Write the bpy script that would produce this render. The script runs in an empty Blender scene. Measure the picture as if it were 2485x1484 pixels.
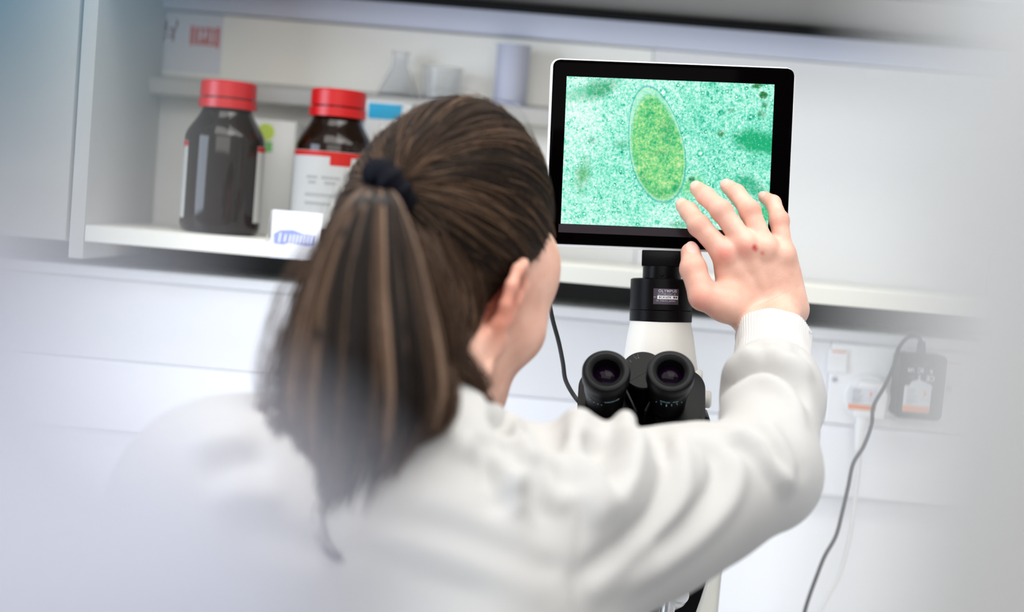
import bpy, bmesh, math, random
import numpy as np
from mathutils import Vector, Matrix
from mathutils.bvhtree import BVHTree

R = math.radians
rng = np.random.default_rng(7)
random.seed(7)
scene = bpy.context.scene
COL = scene.collection

# ------------------------------------------------------------------ camera
CAM = Vector((0.0, 0.0, 1.30))
PITCH, ROLL, FPX = R(-3.8), R(4.8), 3451.0
F0 = Vector((0, math.cos(PITCH), math.sin(PITCH)))
U0 = Vector((0, -math.sin(PITCH), math.cos(PITCH)))
R0 = Vector((1, 0, 0))
CR = math.cos(ROLL) * R0 + math.sin(ROLL) * U0
CU = -math.sin(ROLL) * R0 + math.cos(ROLL) * U0
cd = bpy.data.cameras.new('camera')
cam = bpy.data.objects.new('camera', cd)
COL.objects.link(cam)
cam.matrix_world = Matrix(((CR.x, CU.x, -F0.x, CAM.x), (CR.y, CU.y, -F0.y, CAM.y), (CR.z, CU.z, -F0.z, CAM.z), (0, 0, 0, 1)))
cd.sensor_fit = 'HORIZONTAL'
cd.sensor_width = 36.0
cd.lens = FPX * 36.0 / 2485.0
cd.clip_start = 0.01
cd.dof.use_dof = True
cd.dof.focus_distance = 1.365
cd.dof.aperture_fstop = 2.0
scene.camera = cam

# ------------------------------------------------------------------ world, lamps, exposure
scene.view_settings.view_transform = 'Standard'
scene.view_settings.look = 'None'
scene.view_settings.gamma = 1.0
scene.view_settings.use_curve_mapping = False
scene.view_settings.exposure = 0.28
scene.cycles.use_denoising = True
w = bpy.data.worlds.new('room_light')
scene.world = w
w.use_nodes = True
bg = w.node_tree.nodes['Background']
bg.inputs[0].default_value = (0.98, 0.985, 1.0, 1)
bg.inputs[1].default_value = 0.52


def area(name, loc, target, sx, sy, power, col):
    l = bpy.data.lights.new(name, 'AREA')
    l.shape = 'RECTANGLE'
    l.size, l.size_y, l.energy, l.color = sx, sy, power, col
    o = bpy.data.objects.new(name, l)
    COL.objects.link(o)
    o.location = loc
    o.rotation_euler = (Vector(target) - Vector(loc)).to_track_quat('-Z', 'Y').to_euler()
    return o


area('ceiling_panel_light', (0.55, 1.0, 2.55), (0.5, 1.3, 1.0), 1.2, 0.8, 12, (1.0, 0.97, 0.92))
area('middle_ceiling_panel_light', (-0.2, 0.7, 2.5), (-0.1, 1.3, 1.1), 1.3, 0.7, 12, (1.0, 0.985, 0.95))
area('rear_wall_fill_light', (0.0, -1.5, 2.4), (-0.1, 1.8, 1.3), 2.4, 1.0, 22, (1.0, 0.985, 0.96))  # unseen fill lamp added behind the camera to brighten the wall
area('window_light', (-2.3, 0.1, 1.5), (0.1, 1.5, 1.15), 1.3, 1.4, 44, (0.72, 0.83, 1.0))


# ------------------------------------------------------------------ helpers
def P(px, py, d):
    """World point seen at photograph pixel (px, py), d metres along the view axis."""
    return CAM + d * (F0 + ((px - 1242.5) / FPX) * CR - ((py - 742.0) / FPX) * CU)


def srgb(r, g, b):
    f = lambda c: (c / 255 / 12.92) if c / 255 <= 0.04045 else ((c / 255 + 0.055) / 1.055) ** 2.4
    return (f(r), f(g), f(b), 1.0)


def mat(name, col, rough=0.5, metal=0.0, noise=0.0, nscale=60, bump=0.0, bscale=300, spec=0.5, coat=0.0, sheen=0.0, trans=0.0, ior=1.45, sss=0.0, aniso=0.0):
    m = bpy.data.materials.new(name)
    m.use_nodes = True
    nt = m.node_tree
    b = nt.nodes['Principled BSDF']
    b.inputs['Base Color'].default_value = col
    b.inputs['Roughness'].default_value = rough
    b.inputs['Metallic'].default_value = metal
    b.inputs['Specular IOR Level'].default_value = spec
    b.inputs['Coat Weight'].default_value = coat
    b.inputs['Sheen Weight'].default_value = sheen
    b.inputs['Transmission Weight'].default_value = trans
    b.inputs['IOR'].default_value = ior
    b.inputs['Anisotropic'].default_value = aniso
    if sss:
        b.inputs['Subsurface Weight'].default_value = sss
        b.inputs['Subsurface Radius'].default_value = (0.012, 0.004, 0.002)
        b.inputs['Subsurface Scale'].default_value = 1.0
    tc = nt.nodes.new('ShaderNodeTexCoord')
    if noise:
        n = nt.nodes.new('ShaderNodeTexNoise')
        n.inputs['Scale'].default_value = nscale
        n.inputs['Detail'].default_value = 4
        nt.links.new(tc.outputs['Object'], n.inputs['Vector'])
        mx = nt.nodes.new('ShaderNodeMixRGB')
        mx.inputs[1].default_value = tuple(c * (1 - noise) for c in col[:3]) + (1,)
        mx.inputs[2].default_value = tuple(min(1, c * (1 + noise)) for c in col[:3]) + (1,)
        nt.links.new(n.outputs['Fac'], mx.inputs[0])
        nt.links.new(mx.outputs[0], b.inputs['Base Color'])
    if bump:
        n = nt.nodes.new('ShaderNodeTexNoise')
        n.inputs['Scale'].default_value = bscale
        n.inputs['Detail'].default_value = 3
        nt.links.new(tc.outputs['Object'], n.inputs['Vector'])
        bp = nt.nodes.new('ShaderNodeBump')
        bp.inputs['Strength'].default_value = bump
        bp.inputs['Distance'].default_value = 0.001
        nt.links.new(n.outputs['Fac'], bp.inputs['Height'])
        nt.links.new(bp.outputs['Normal'], b.inputs['Normal'])
    return m


def tag(o, label=None, cat=None, group=None, kind=None):
    for k, v in (('label', label), ('category', cat), ('group', group), ('kind', kind)):
        if v:
            o[k] = v
    return o


def thing(name, label, cat, loc=(0, 0, 0), mw=None, group=None):
    o = bpy.data.objects.new(name, None)
    o.empty_display_size = 0.05
    COL.objects.link(o)
    o.matrix_world = mw if mw is not None else Matrix.Translation(Vector(loc))
    return tag(o, label, cat, group)


def finish(me, smooth=True, ang=38):
    if smooth:
        me.polygons.foreach_set('use_smooth', [True] * len(me.polygons))
        me.set_sharp_from_angle(angle=R(ang))
    me.update()


def obj(name, bm, m, parent=None, mw=None, smooth=True, ang=38):
    """bm is in the parent's local frame (or in frame mw when top level)."""
    me = bpy.data.meshes.new(name)
    if isinstance(bm, bpy.types.Mesh):
        me = bm
    else:
        bmesh.ops.recalc_face_normals(bm, faces=bm.faces)
        bm.to_mesh(me)
        bm.free()
    finish(me, smooth, ang)
    if m is not None:
        me.materials.clear()
        me.materials.append(m)
    o = bpy.data.objects.new(name, me)
    COL.objects.link(o)
    if parent is not None:
        o.parent = parent
    elif mw is not None:
        o.matrix_world = mw
    return o


def struct(name, bm, m, mw=None, parent=None, label=None):
    o = obj(name, bm, m, parent, mw)
    if parent is None:
        tag(o, label, None, None, 'structure')
    return o


def bx(x0, x1, y0, y1, z0, z1, bev=0.0, seg=2, bm=None):
    tmp = bmesh.new()
    bmesh.ops.create_cube(tmp, size=1.0, matrix=Matrix.Translation(((x0 + x1) / 2, (y0 + y1) / 2, (z0 + z1) / 2)) @ Matrix.Diagonal((abs(x1 - x0), abs(y1 - y0), abs(z1 - z0), 1)))
    if bev:
        bmesh.ops.bevel(tmp, geom=tmp.edges[:], offset=bev, segments=seg, profile=0.5, affect='EDGES')
    return merge(bm, tmp)


def merge(bm, tmp):
    if bm is None:
        return tmp
    me = bpy.data.meshes.new('tmp')
    tmp.to_mesh(me)
    tmp.free()
    bm.from_mesh(me)
    bpy.data.meshes.remove(me)
    return bm


def lathe(prof, seg=48, mtx=None, bm=None):
    """prof: (r, z) pairs; closed at r == 0 ends."""
    tmp = bmesh.new()
    rings = []
    for r, z in prof:
        if r <= 1e-6:
            rings.append([tmp.verts.new((0, 0, z))])
        else:
            rings.append([tmp.verts.new((r * math.cos(2 * math.pi * i / seg), r * math.sin(2 * math.pi * i / seg), z)) for i in range(seg)])
    for a, b in zip(rings, rings[1:]):
        for i in range(seg):
            j = (i + 1) % seg
            if len(a) == 1 and len(b) == 1:
                continue
            if len(a) == 1:
                tmp.faces.new((a[0], b[i], b[j]))
            elif len(b) == 1:
                tmp.faces.new((a[i], a[j], b[0]))
            else:
                tmp.faces.new((a[i], a[j], b[j], b[i]))
    if mtx is not None:
        bmesh.ops.transform(tmp, matrix=mtx, verts=tmp.verts)
    return merge(bm, tmp)


def prism(poly, y0, y1, bev=0.0, seg=2, mtx=None, bm=None):
    """poly in (x, z), extruded along y."""
    tmp = bmesh.new()
    a = [tmp.verts.new((x, y0, z)) for x, z in poly]
    b = [tmp.verts.new((x, y1, z)) for x, z in poly]
    tmp.faces.new(a)
    tmp.faces.new(b[::-1])
    n = len(poly)
    for i in range(n):
        j = (i + 1) % n
        tmp.faces.new((a[i], b[i], b[j], a[j]))
    if bev:
        es = [e for e in tmp.edges if (e.verts[0].co.y == e.verts[1].co.y)]
        bmesh.ops.bevel(tmp, geom=es, offset=bev, segments=seg, profile=0.5, affect='EDGES')
    if mtx is not None:
        bmesh.ops.transform(tmp, matrix=mtx, verts=tmp.verts)
    return merge(bm, tmp)


def rrect(x0, x1, z0, z1, r, n=6):
    pts = []
    for cx, cz, a0 in ((x1 - r, z1 - r, 0), (x0 + r, z1 - r, 90), (x0 + r, z0 + r, 180), (x1 - r, z0 + r, 270)):
        for i in range(n + 1):
            a = R(a0 + 90 * i / n)
            pts.append((cx + r * math.cos(a), cz + r * math.sin(a)))
    return pts


def spline(pts, n=12):
    pts = [Vector(p) for p in pts]
    out = []
    for i in range(len(pts) - 1):
        p0, p1, p2, p3 = pts[max(i - 1, 0)], pts[i], pts[i + 1], pts[min(i + 2, len(pts) - 1)]
        for k in range(n):
            t = k / n
            out.append(0.5 * ((2 * p1) + (p2 - p0) * t + (2 * p0 - 5 * p1 + 4 * p2 - p3) * t * t + (3 * p1 - p0 - 3 * p2 + p3) * t ** 3))
    out.append(pts[-1])
    return out


def tube(pts, r, seg=10, bm=None, smooth=10):
    pts = spline(pts, smooth) if smooth else [Vector(p) for p in pts]
    rad = r if callable(r) else (lambda t: r)
    tmp = bmesh.new()
    rings = []
    up = Vector((0.13, 0.21, 0.97))
    for i, p in enumerate(pts):
        t = (pts[min(i + 1, len(pts) - 1)] - pts[max(i - 1, 0)]).normalized()
        a = (up - t * up.dot(t)).normalized()
        up = a
        b = t.cross(a)
        rr = rad(i / (len(pts) - 1))
        rings.append([tmp.verts.new(p + rr * (math.cos(2 * math.pi * k / seg) * a + math.sin(2 * math.pi * k / seg) * b)) for k in range(seg)])
    for A, B in zip(rings, rings[1:]):
        for k in range(seg):
            l = (k + 1) % seg
            tmp.faces.new((A[k], A[l], B[l], B[k]))
    tmp.faces.new(rings[0][::-1])
    tmp.faces.new(rings[-1])
    return merge(bm, tmp)


def text_bm(s, size, mtx, bold=0.0, ext=0.0001, align='CENTER', bm=None, spacing=1.0, shear=0.0):
    c = bpy.data.curves.new('t', 'FONT')
    c.body, c.size, c.extrude, c.offset, c.align_x, c.align_y = s, size, ext, bold, align, 'CENTER'
    c.space_character, c.shear, c.resolution_u = spacing, shear, 3
    o = bpy.data.objects.new('t', c)
    COL.objects.link(o)
    dg = bpy.context.evaluated_depsgraph_get()
    dg.update()
    me = bpy.data.meshes.new_from_object(o.evaluated_get(dg))
    tmp = bmesh.new()
    tmp.from_mesh(me)
    bmesh.ops.transform(tmp, matrix=mtx, verts=tmp.verts)
    bpy.data.objects.remove(o)
    bpy.data.curves.remove(c)
    bpy.data.meshes.remove(me)
    return merge(bm, tmp)


def axes(o, x, y, z):
    m = Matrix((x, y, z)).transposed().to_4x4()
    m.translation = o
    return m


# text lies in XY facing +Z; FACE turns it upright to face -Y
FACE = Matrix.Rotation(R(90), 4, 'X')

# wall frame: x along the wall, y into it, z up; its plane y = 0 is the back panel
YAW = R(-1.5)
WALL = Matrix.Translation((0, 1.85, 0)) @ Matrix.Rotation(YAW, 4, 'Z')
WINV = WALL.inverted()


def W(px, py, v):
    """wall-frame (u, z) where the sight line of a pixel meets the plane v."""
    o, p = WINV @ CAM, WINV @ P(px, py, 1.0)
    d = p - o
    q = o + d * ((v - o.y) / d.y)
    return q.x, q.z


# ------------------------------------------------------------------ materials
M = dict(
    wall=mat('painted_wall', srgb(240, 241, 243), 0.6, noise=0.02, nscale=3),
    floor=mat('vinyl_floor', srgb(150, 152, 155), 0.4, noise=0.08, nscale=30),
    beige=mat('beige_laminate', srgb(250, 249, 240), 0.45, noise=0.015, nscale=8),
    lower_beige=mat('grey_laminate', srgb(236, 236, 233), 0.45, noise=0.015, nscale=8),
    white_board=mat('white_laminate', srgb(234, 234, 233), 0.4, noise=0.012, nscale=6),
    ledge=mat('grey_ledge_laminate', srgb(188, 187, 183), 0.45),
    unit=mat('grey_beige_unit_laminate', srgb(196, 196, 191), 0.5, noise=0.015, nscale=8),
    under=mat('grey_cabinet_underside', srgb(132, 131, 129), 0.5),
    shelf=mat('shelf_laminate', srgb(224, 224, 215), 0.4, noise=0.012, nscale=12),
    shade_under=mat('painted_under_shelf_shade', srgb(74, 73, 72), 0.6, noise=0.06, nscale=20),
    blue_rail=mat('pale_blue_rail', srgb(214, 219, 236), 0.35),
    black_gap=mat('painted_gap_black', srgb(14, 14, 15), 0.7),
    trunk=mat('white_trunking_plastic', srgb(246, 247, 250), 0.35, noise=0.01, nscale=10),
    plate=mat('white_socket_plastic', srgb(246, 246, 246), 0.25),
    bench=mat('pale_bench_top', srgb(222, 223, 225), 0.3, noise=0.06, nscale=200),
    cab=mat('bench_cabinet_white', srgb(215, 216, 218), 0.4, noise=0.02, nscale=5),
    black=mat('black_plastic', srgb(5, 5, 7), 0.34, spec=0.12, bump=0.12, bscale=900),
    anod=mat('black_anodised_metal', srgb(7, 7, 10), 0.28, spec=0.16, metal=0.15, bump=0.15, bscale=1600),
    rubber=mat('black_eyecup_rubber', srgb(9, 10, 13), 0.42, spec=0.18, bump=0.15, bscale=1200),
    gloss=mat('black_glass_bezel', srgb(2, 1, 1), 0.08, spec=0.015),
    silver=mat('brushed_silver', srgb(200, 202, 206), 0.28, metal=0.9),
    case=mat('white_tablet_case', srgb(236, 237, 240), 0.25),
    cream=mat('cream_microscope_paint', srgb(236, 236, 230), 0.36, bump=0.1, bscale=900),
    lens=mat('coated_lens_glass', srgb(12, 3, 16), 0.05, spec=0.06),
    cable=mat('black_cable', srgb(18, 19, 22), 0.45),
    wcable=mat('white_cable', srgb(228, 228, 228), 0.4),
    label=mat('grey_label_foil', srgb(72, 66, 76), 0.35, metal=0.3),
    print_l=mat('pale_print', srgb(170, 165, 180), 0.5),
    print_d=mat('dark_print', srgb(60, 58, 58), 0.6),
    print_f=mat('faint_grey_print', srgb(192, 193, 192), 0.6),
    collar_pl=mat('beige_grey_collar_plastic', srgb(160, 163, 156), 0.5),
    print_m=mat('grey_print', srgb(140, 142, 146), 0.6),
    print_t=mat('pale_teal_print', srgb(165, 205, 215), 0.5),
    paper=mat('white_paper', srgb(222, 224, 230), 0.7, noise=0.012, nscale=40),
    orange=mat('orange_print', srgb(238, 140, 80), 0.6),
    red_print=mat('faded_red_print', srgb(214, 120, 112), 0.7),
    dred_print=mat('faded_dark_red_print', srgb(165, 128, 130), 0.7),
    blue_print=mat('blue_print', srgb(140, 150, 198), 0.6),
    red_cap=mat('red_cap_plastic', srgb(176, 4, 6), 0.35, noise=0.05, nscale=40),
    amber=mat('amber_glass', srgb(20, 8, 2), 0.06, spec=0.4),
    bottle_label=mat('bottle_label_paper', srgb(226, 227, 224), 0.55, noise=0.012, nscale=40),
    red_label=mat('red_label_print', srgb(222, 44, 36), 0.5),
    cyan=mat('cyan_print', srgb(36, 172, 218), 0.5),
    lime=mat('lime_print', srgb(196, 222, 92), 0.5),
    green=mat('green_print', srgb(120, 190, 110), 0.5),
    carton=mat('white_carton', srgb(226, 228, 226), 0.6, noise=0.012, nscale=20),
    clear=mat('clear_glass', (0.97, 0.98, 0.98, 1), 0.12, trans=0.85, ior=1.25),
    grey_cap=mat('grey_bottle_cap', srgb(120, 122, 124), 0.4),
    white_pl=mat('white_bottle_plastic', srgb(178, 181, 197), 0.5, noise=0.02, nscale=20),
    grey_pl=mat('pale_grey_bottle_plastic', srgb(192, 190, 185), 0.45, noise=0.02, nscale=20),
    blue_cap=mat('blue_cap_plastic', srgb(50, 116, 150), 0.5),
    steel=mat('steel_tube', srgb(185, 187, 190), 0.3, metal=0.9),
)

# ------------------------------------------------------------------ setting
struct('floor', bx(-3, 3, -1.5, 2.1, -0.1, 0.0), M['floor'])
struct('wall_back', bx(-3, 3, 0.012, 0.12, 0.0, 2.7), M['wall'], WALL)

VF, VT = -0.27, -0.15          # shelf front plane, trunking face plane
zs_top = W(1242, 633, VF)[1]
zs_bot = zs_top - 0.0185
zt_top = W(1310, 738, VT)[1]
zt_l1 = W(300, 680, VT)[1]     # upper cover joint
zt_l2 = W(1394, 973, VT)[1]    # lower cover joint
zt_bot = W(1960, 1196, VT)[1]
u_side_f = W(192, 380, VF)[0] - 0.0075
u_side_b = W(378, 110, 0)[0]
z_over = W(2300, 93, 0)[1]
u_right = 1.15
z_rail0 = W(1358, 96, -0.02)[1]
z_gap = W(1358, 26, -0.012)[1]

# overhead cabinet: its grey underside is seen from below
oc = thing('overhead_cabinet', 'white overhead cabinet with dark grey underside along the top of the wall', 'cabinet', mw=WALL @ Matrix.Translation((0, 0, z_over)))
obj('body', bx(-1.25, u_right, VF, -0.002, 0.012, 0.5, 0.002), M['white_board'], oc)
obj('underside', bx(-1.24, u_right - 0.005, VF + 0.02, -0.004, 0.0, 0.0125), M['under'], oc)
for k in range(6):
    u0 = -1.25 + k * 0.4
    obj('door', bx(u0, u0 + 0.397, VF - 0.018, VF - 0.001, 0.004, 0.498, 0.002), M['white_board'], oc)
wc = thing('wall_cupboard', 'closed beige wall cupboard at the left end of the shelf', 'cupboard', mw=WALL @ Matrix.Translation((0, 0, zs_bot - 0.002)))
ch = z_over - zs_bot - 0.003
obj('body', bx(-1.25, u_side_f - 0.0035, VF + 0.019, -0.002, 0, ch, 0.002), M['unit'], wc)
for k in range(2):
    e = u_side_f - 0.0035 - k * 0.38
    dr = obj('door', bx(e - 0.378, e, VF, VF + 0.0185, 0.001, ch - 0.001, 0.0015), M['unit'], wc)
    obj('handle', tube([(e - 0.34, VF - 0.0001, 0.05), (e - 0.34, VF - 0.022, 0.06), (e - 0.34, VF - 0.022, 0.15), (e - 0.34, VF - 0.0001, 0.16)], 0.004, 10, smooth=5), M['steel'], dr)
# wall panels behind the shelf
struct('trim_1', bx(u_side_b - 0.06, u_right, -0.012, 0.01, z_gap - 0.006, z_over - 0.001, 0.001), M['black_gap'], WALL)  # black strip painted in for the shadowed gap above the rail
struct('trim_2', bx(u_side_b - 0.06, u_right, -0.022, 0.01, z_rail0, z_gap - 0.007, 0.003), M['blue_rail'], WALL)
u_split = W(1560, 400, 0)[0]
z_up = W(500, 197, -0.06)[1]
struct('trim_4', bx(u_side_b - 0.06, u_split, 0.0, 0.011, z_up - 0.01, z_rail0 - 0.001), M['beige'], WALL)
struct('trim_5', bx(u_side_b - 0.06, u_split, 0.0, 0.011, zs_top - 0.01, z_up - 0.011), M['lower_beige'], WALL)
struct('trim_6', bx(u_split + 0.001, u_right, -0.006, 0.011, zs_top - 0.01, z_rail0 - 0.001), M['white_board'], WALL)
struct('trim_7', bx(u_side_f - 0.3, u_right, -0.004, 0.011, zt_top - 0.04, zs_bot - 0.0005), M['shade_under'], WALL)  # dark colour stands in for the shade in the recess under the shelf
# the shelf unit
su = thing('wall_shelf', 'long pale laminate wall shelf carrying the red capped bottles', 'shelf', mw=WALL @ Matrix.Translation((0, 0, zs_bot)))
obj('board', bx(u_side_f + 0.018, u_right, VF, -0.008, 0, zs_top - zs_bot, 0.0012), M['shelf'], su)
obj('side_panel', bx(u_side_f + 0.0005, u_side_f + 0.0175, VF, -0.008, -0.02, z_over - zs_bot - 0.004, 0.0015), M['unit'], su)
obj('edge_strip', bx(u_side_f + 0.019, u_right, VF - 0.0012, VF, 0.0004, zs_top - zs_bot - 0.0004), M['shelf'], su)
us = thing('ledge_shelf', 'narrow grey ledge shelf along the back panel holding clear glassware', 'shelf', mw=WALL @ Matrix.Translation((0, 0, z_up - 0.02)))
obj('board', bx(u_side_b - 0.02, u_split - 0.003, -0.06, -0.001, 0, 0.02, 0.001), M['ledge'], us)
obj('back_lip', bx(u_side_b - 0.02, u_split - 0.003, -0.004, -0.0008, 0.0202, 0.028, 0.0008), M['ledge'], us)

# dado trunking with clip-on covers
ct = thing('cable_trunking', 'white dado cable trunking running along the wall below the shelf', 'trunking', mw=WALL @ Matrix.Translation((0, 0, zt_bot)))
H = lambda z: z - zt_bot
obj('body', bx(-2.0, 2.0, VT + 0.004, -0.0, 0.0, H(zt_top) - 0.001, 0.002), M['trunk'], ct)
cut = [W(2002, 1000, VT)[0], W(2334, 1000, VT)[0]]
obj('cover', bx(-2.0, 2.0, VT, VT + 0.0038, H(zt_l1) + 0.0008, H(zt_top), 0.0012), M['trunk'], ct)
obj('cover', bx(-2.0, cut[0] - 0.0005, VT - 0.0008, VT + 0.0038, H(zt_l2) + 0.0008, H(zt_l1) - 0.0006, 0.0010), M['trunk'], ct)
obj('cover', bx(cut[1] + 0.0005, 2.0, VT - 0.0008, VT + 0.0038, H(zt_l2) + 0.0008, H(zt_l1) - 0.0006, 0.0010), M['trunk'], ct)
obj('cover', bx(-2.0, 2.0, VT, VT + 0.0038, 0.0, H(zt_l2) - 0.0006, 0.0012), M['trunk'], ct)
zb2 = W(1960, 1215, VT + 0.02)[1]
struct('trim_3', bx(-2.0, 2.0, VT + 0.02, 0.0, 0.812, zt_bot - 0.0015, 0.002), M['wall'], WALL)

# bench
BZ = 0.80
bn = thing('lab_bench', 'grey topped laboratory bench along the wall under the microscope', 'bench', mw=WALL)
obj('worktop', bx(-2.0, 2.0, -0.58, 0.005, BZ - 0.03, BZ, 0.004), M['bench'], bn)
obj('upstand', bx(-2.0, 2.0, VT + 0.02, 0.005, BZ + 0.0002, BZ + 0.011, 0.002), M['bench'], bn)
for uu in (-1.9, -0.95, 1.0, 1.9):
    obj('leg', bx(uu - 0.025, uu + 0.025, -0.55, -0.50, 0.0, BZ - 0.0305, 0.003), M['cab'], bn)
obj('back_panel', bx(-1.98, 1.98, -0.13, -0.11, 0.05, BZ - 0.031), M['cab'], bn)

# ------------------------------------------------------------------ socket, plugs, cables
V0 = VT - 0.0008
pz1, pz0 = H(zt_l1) - 0.001, H(zt_l2) + 0.0012
ps = thing('double_socket', 'white double mains socket set into the trunking at the right', 'socket', mw=WALL @ Matrix.Translation((0, 0, zt_bot)))
pc0, pc1 = cut
obj('plate', bx(pc0, pc1, V0 - 0.006, V0 + 0.0035, pz0, pz1, 0.0018, 3), M['plate'], ps)
VPL = V0 - 0.006


def wl(px, py, v):
    u, z = W(px, py, v)
    return u, z - zt_bot


for (x0, y0, x1, y1) in ((2016, 848, 2052, 905), (2296, 876, 2334, 928)):
    a, b = wl(x0, y0, VPL), wl(x1, y1, VPL)
    ub = min(b[0], pc1 - 0.002)
    obj('rocker_frame', bx(a[0] - 0.0015, ub + 0.0015, VPL - 0.0012, VPL + 0.001, b[1] - 0.0015, a[1] + 0.0015, 0.0005), M['plate'], ps)
    s = prism([(VPL - 0.0016, b[1]), (VPL - 0.0055, b[1] + 0.001), (VPL - 0.0028, (a[1] + b[1]) / 2), (VPL - 0.0055 + 0.0025, a[1] - 0.001), (VPL - 0.0012, a[1])], a[0], ub, mtx=Matrix(((0, 1, 0, 0), (1, 0, 0, 0), (0, 0, 1, 0), (0, 0, 0, 1))))
    sw = obj('rocker_switch', s, M['plate'], ps)
    obj('indicator', bx(a[0] + 0.002, ub - 0.002, VPL - 0.0034, VPL - 0.001, a[1] - 0.0022, a[1] - 0.0008), M['orange'], sw)
for (x, y) in ((2027, 920), (2308, 943)):
    u, z = wl(x, y, VPL)
    sc = lathe([(0, 0.0016), (0.0028, 0.0014), (0.0036, 0.0), (0.0036, -0.001)], 20, axes(Vector((u, VPL, z)), Vector((1, 0, 0)), Vector((0, 0, 1)), Vector((0, -1, 0))))
    bx(u - 0.0026, u + 0.0026, VPL - 0.0019, VPL - 0.0012, z - 0.0003, z + 0.0003, bm=sc)
    obj('screw', sc, M['silver'], ps)
um, zm = wl(2160, 1012, VPL)
obj('plate_mark', bx(um - 0.009, um + 0.009, VPL - 0.0002, VPL + 0.0002, zm - 0.0007, zm + 0.0007), M['print_f'], ps)


def sticker(parent, u0, u1, z0, z1, v, mw):
    st = obj('sticker', prism(rrect(u0, u1, z0, z1, 0.002, 4), v - 0.0003, v), M['paper'], parent)
    h, wd = z1 - z0, u1 - u0
    obj('orange_band', bx(u0 + 0.0001, u1 - 0.0001, v - 0.0004, v - 0.0002, z0 + 0.0004, z0 + 0.24 * h), M['orange'], st)
    bm = None
    for fz, fw in ((0.88, 0.28), (0.80, 0.32), (0.72, 0.26), (0.62, 0.40), (0.54, 0.34), (0.44, 0.30), (0.38, 0.42), (0.31, 0.25)):
        bm = bx(u0 + 0.12 * wd, u0 + (0.12 + fw) * wd, v - 0.0004, v - 0.0002, z0 + fz * h - 0.0004, z0 + fz * h + 0.0004, bm=bm)
    bm = bx(u0 + 0.1 * wd, u1 - 0.02 * wd, v - 0.0004, v - 0.0002, z0 + 0.48 * h - 0.0001, z0 + 0.48 * h + 0.0002, bm=bm)
    obj('print_lines', bm, M['print_m'], st)
    cx, cz, s = u0 + 0.78 * wd, z0 + 0.73 * h, 0.16 * h
    ar = prism([(cx - 0.5 * s, cz + s), (cx + 0.5 * s, cz), (cx - 0.5 * s, cz - s), (cx - 0.15 * s, cz)], v - 0.0004, v - 0.0002)
    obj('arrow', ar, M['orange'], st)


# white mains plug
pu, pz = wl(2105, 962, VPL)
pg = thing('mains_plug', 'white mains plug with an orange edged test sticker in the left outlet', 'plug', mw=WALL @ Matrix.Translation((0, 0, zt_bot)))
AXP = lambda u, z, v: axes(Vector((u, v, z)), Vector((1, 0, 0)), Vector((0, 0, 1)), Vector((0, -1, 0)))
obj('base_disc', lathe([(0, 0.009), (0.0265, 0.009), (0.0275, 0.008), (0.0285, 0.0005), (0, 0.0005)], 48, AXP(pu, pz, VPL)), M['plate'], pg)
a, b = wl(2062, 915, VPL - 0.02), wl(2130, 1012, VPL - 0.02)
obj('body', prism([(pu - 0.017, pz - 0.022), (pu + 0.017, pz - 0.022), (pu + 0.020, pz + 0.006), (pu + 0.013, pz + 0.02), (pu - 0.013, pz + 0.02), (pu - 0.020, pz + 0.006)], VPL - 0.026, VPL - 0.0085, 0.002), M['plate'], pg)
s0, s1 = wl(2064, 937, VPL - 0.026), wl(2127, 998, VPL - 0.026)
sticker(pg, s0[0], s1[0], s1[1], s0[1], VPL - 0.0262, WALL)
tu, tz = wl(2095, 1010, VPL - 0.018)
bz = wl(2090, 1092, VPL - 0.018)[1]
boot = tube([(tu, VPL - 0.017, tz + 0.004), (tu - 0.001, VPL - 0.017, (tz + bz) / 2), (tu - 0.0015, VPL - 0.017, bz)], lambda t: 0.0075 - 0.0035 * t)
for k in range(5):
    zz = tz - 0.012 - k * 0.0055
    bm2 = lathe([(0.0045, -0.0012), (0.0072 - 0.0005 * k, -0.0012), (0.0072 - 0.0005 * k, 0.0012), (0.0045, 0.0012)], 16, Matrix.Translation((tu - 0.0006, VPL - 0.017, zz)), boot)
obj('strain_relief', boot, M['plate'], pg)
wp = [(2088, 1085), (2086, 1130), (2078, 1200), (2064, 1300), (2040, 1390), (2008, 1450), (1985, 1500), (1960, 1600)]
pts = []
for i, (x, y) in enumerate(wp):
    u, z = wl(x, y, VPL - 0.017 - 0.002 * i)
    pts.append((u, VPL - 0.017 - 0.002 * i, z))
obj('cord', tube(pts, 0.0031), M['wcable'], pg)

# black power adapter
ad = thing('power_adapter', 'black plug-in power adapter with white sticker in the right outlet', 'adapter', mw=WALL @ Matrix.Translation((0, 0, zt_bot)))
VA = VPL - 0.034
a, b = wl(2190, 855, VA), wl(2288, 1022, VA)
obj('body', prism(rrect(a[0], b[0], b[1], a[1], 0.005, 5), VA, VPL - 0.0005, 0.003, 3), M['black'], ad)
s0, s1 = wl(2198, 934, VA), wl(2258, 1003, VA)
sticker(ad, s0[0], s1[0], s1[1], s0[1], VA - 0.0002, WALL)
s2 = wl(2222, 917, VA)
obj('back_sticker', prism([(s0[0] + 0.005, s0[1] - 0.001), (s1[0], s0[1] - 0.001), (s1[0] - 0.001, s0[1] + 0.003), (s0[0] + 0.016, s0[1] + 0.008), (s0[0] + 0.008, s0[1] + 0.005)], VA - 0.0002, VA), M['paper'], ad)
fl = Matrix.Diagonal((-1, -1, 1, 1))
for (s, x, y, sz) in (('CE', 2262, 918, 0.0085), ('R', 2264, 901, 0.006), ('IC', 2238, 898, 0.0075), ('LPS', 2214, 897, 0.005), ('2', 2235, 916, 0.007), ('5', 2264, 940, 0.006)):
    u, z = wl(x, y, VA)
    obj('print', text_bm(s, sz, Matrix.Translation((u, VA - 0.0001, z)) @ FACE @ fl, bold=0.0003), M['paper'], ad)
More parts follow.
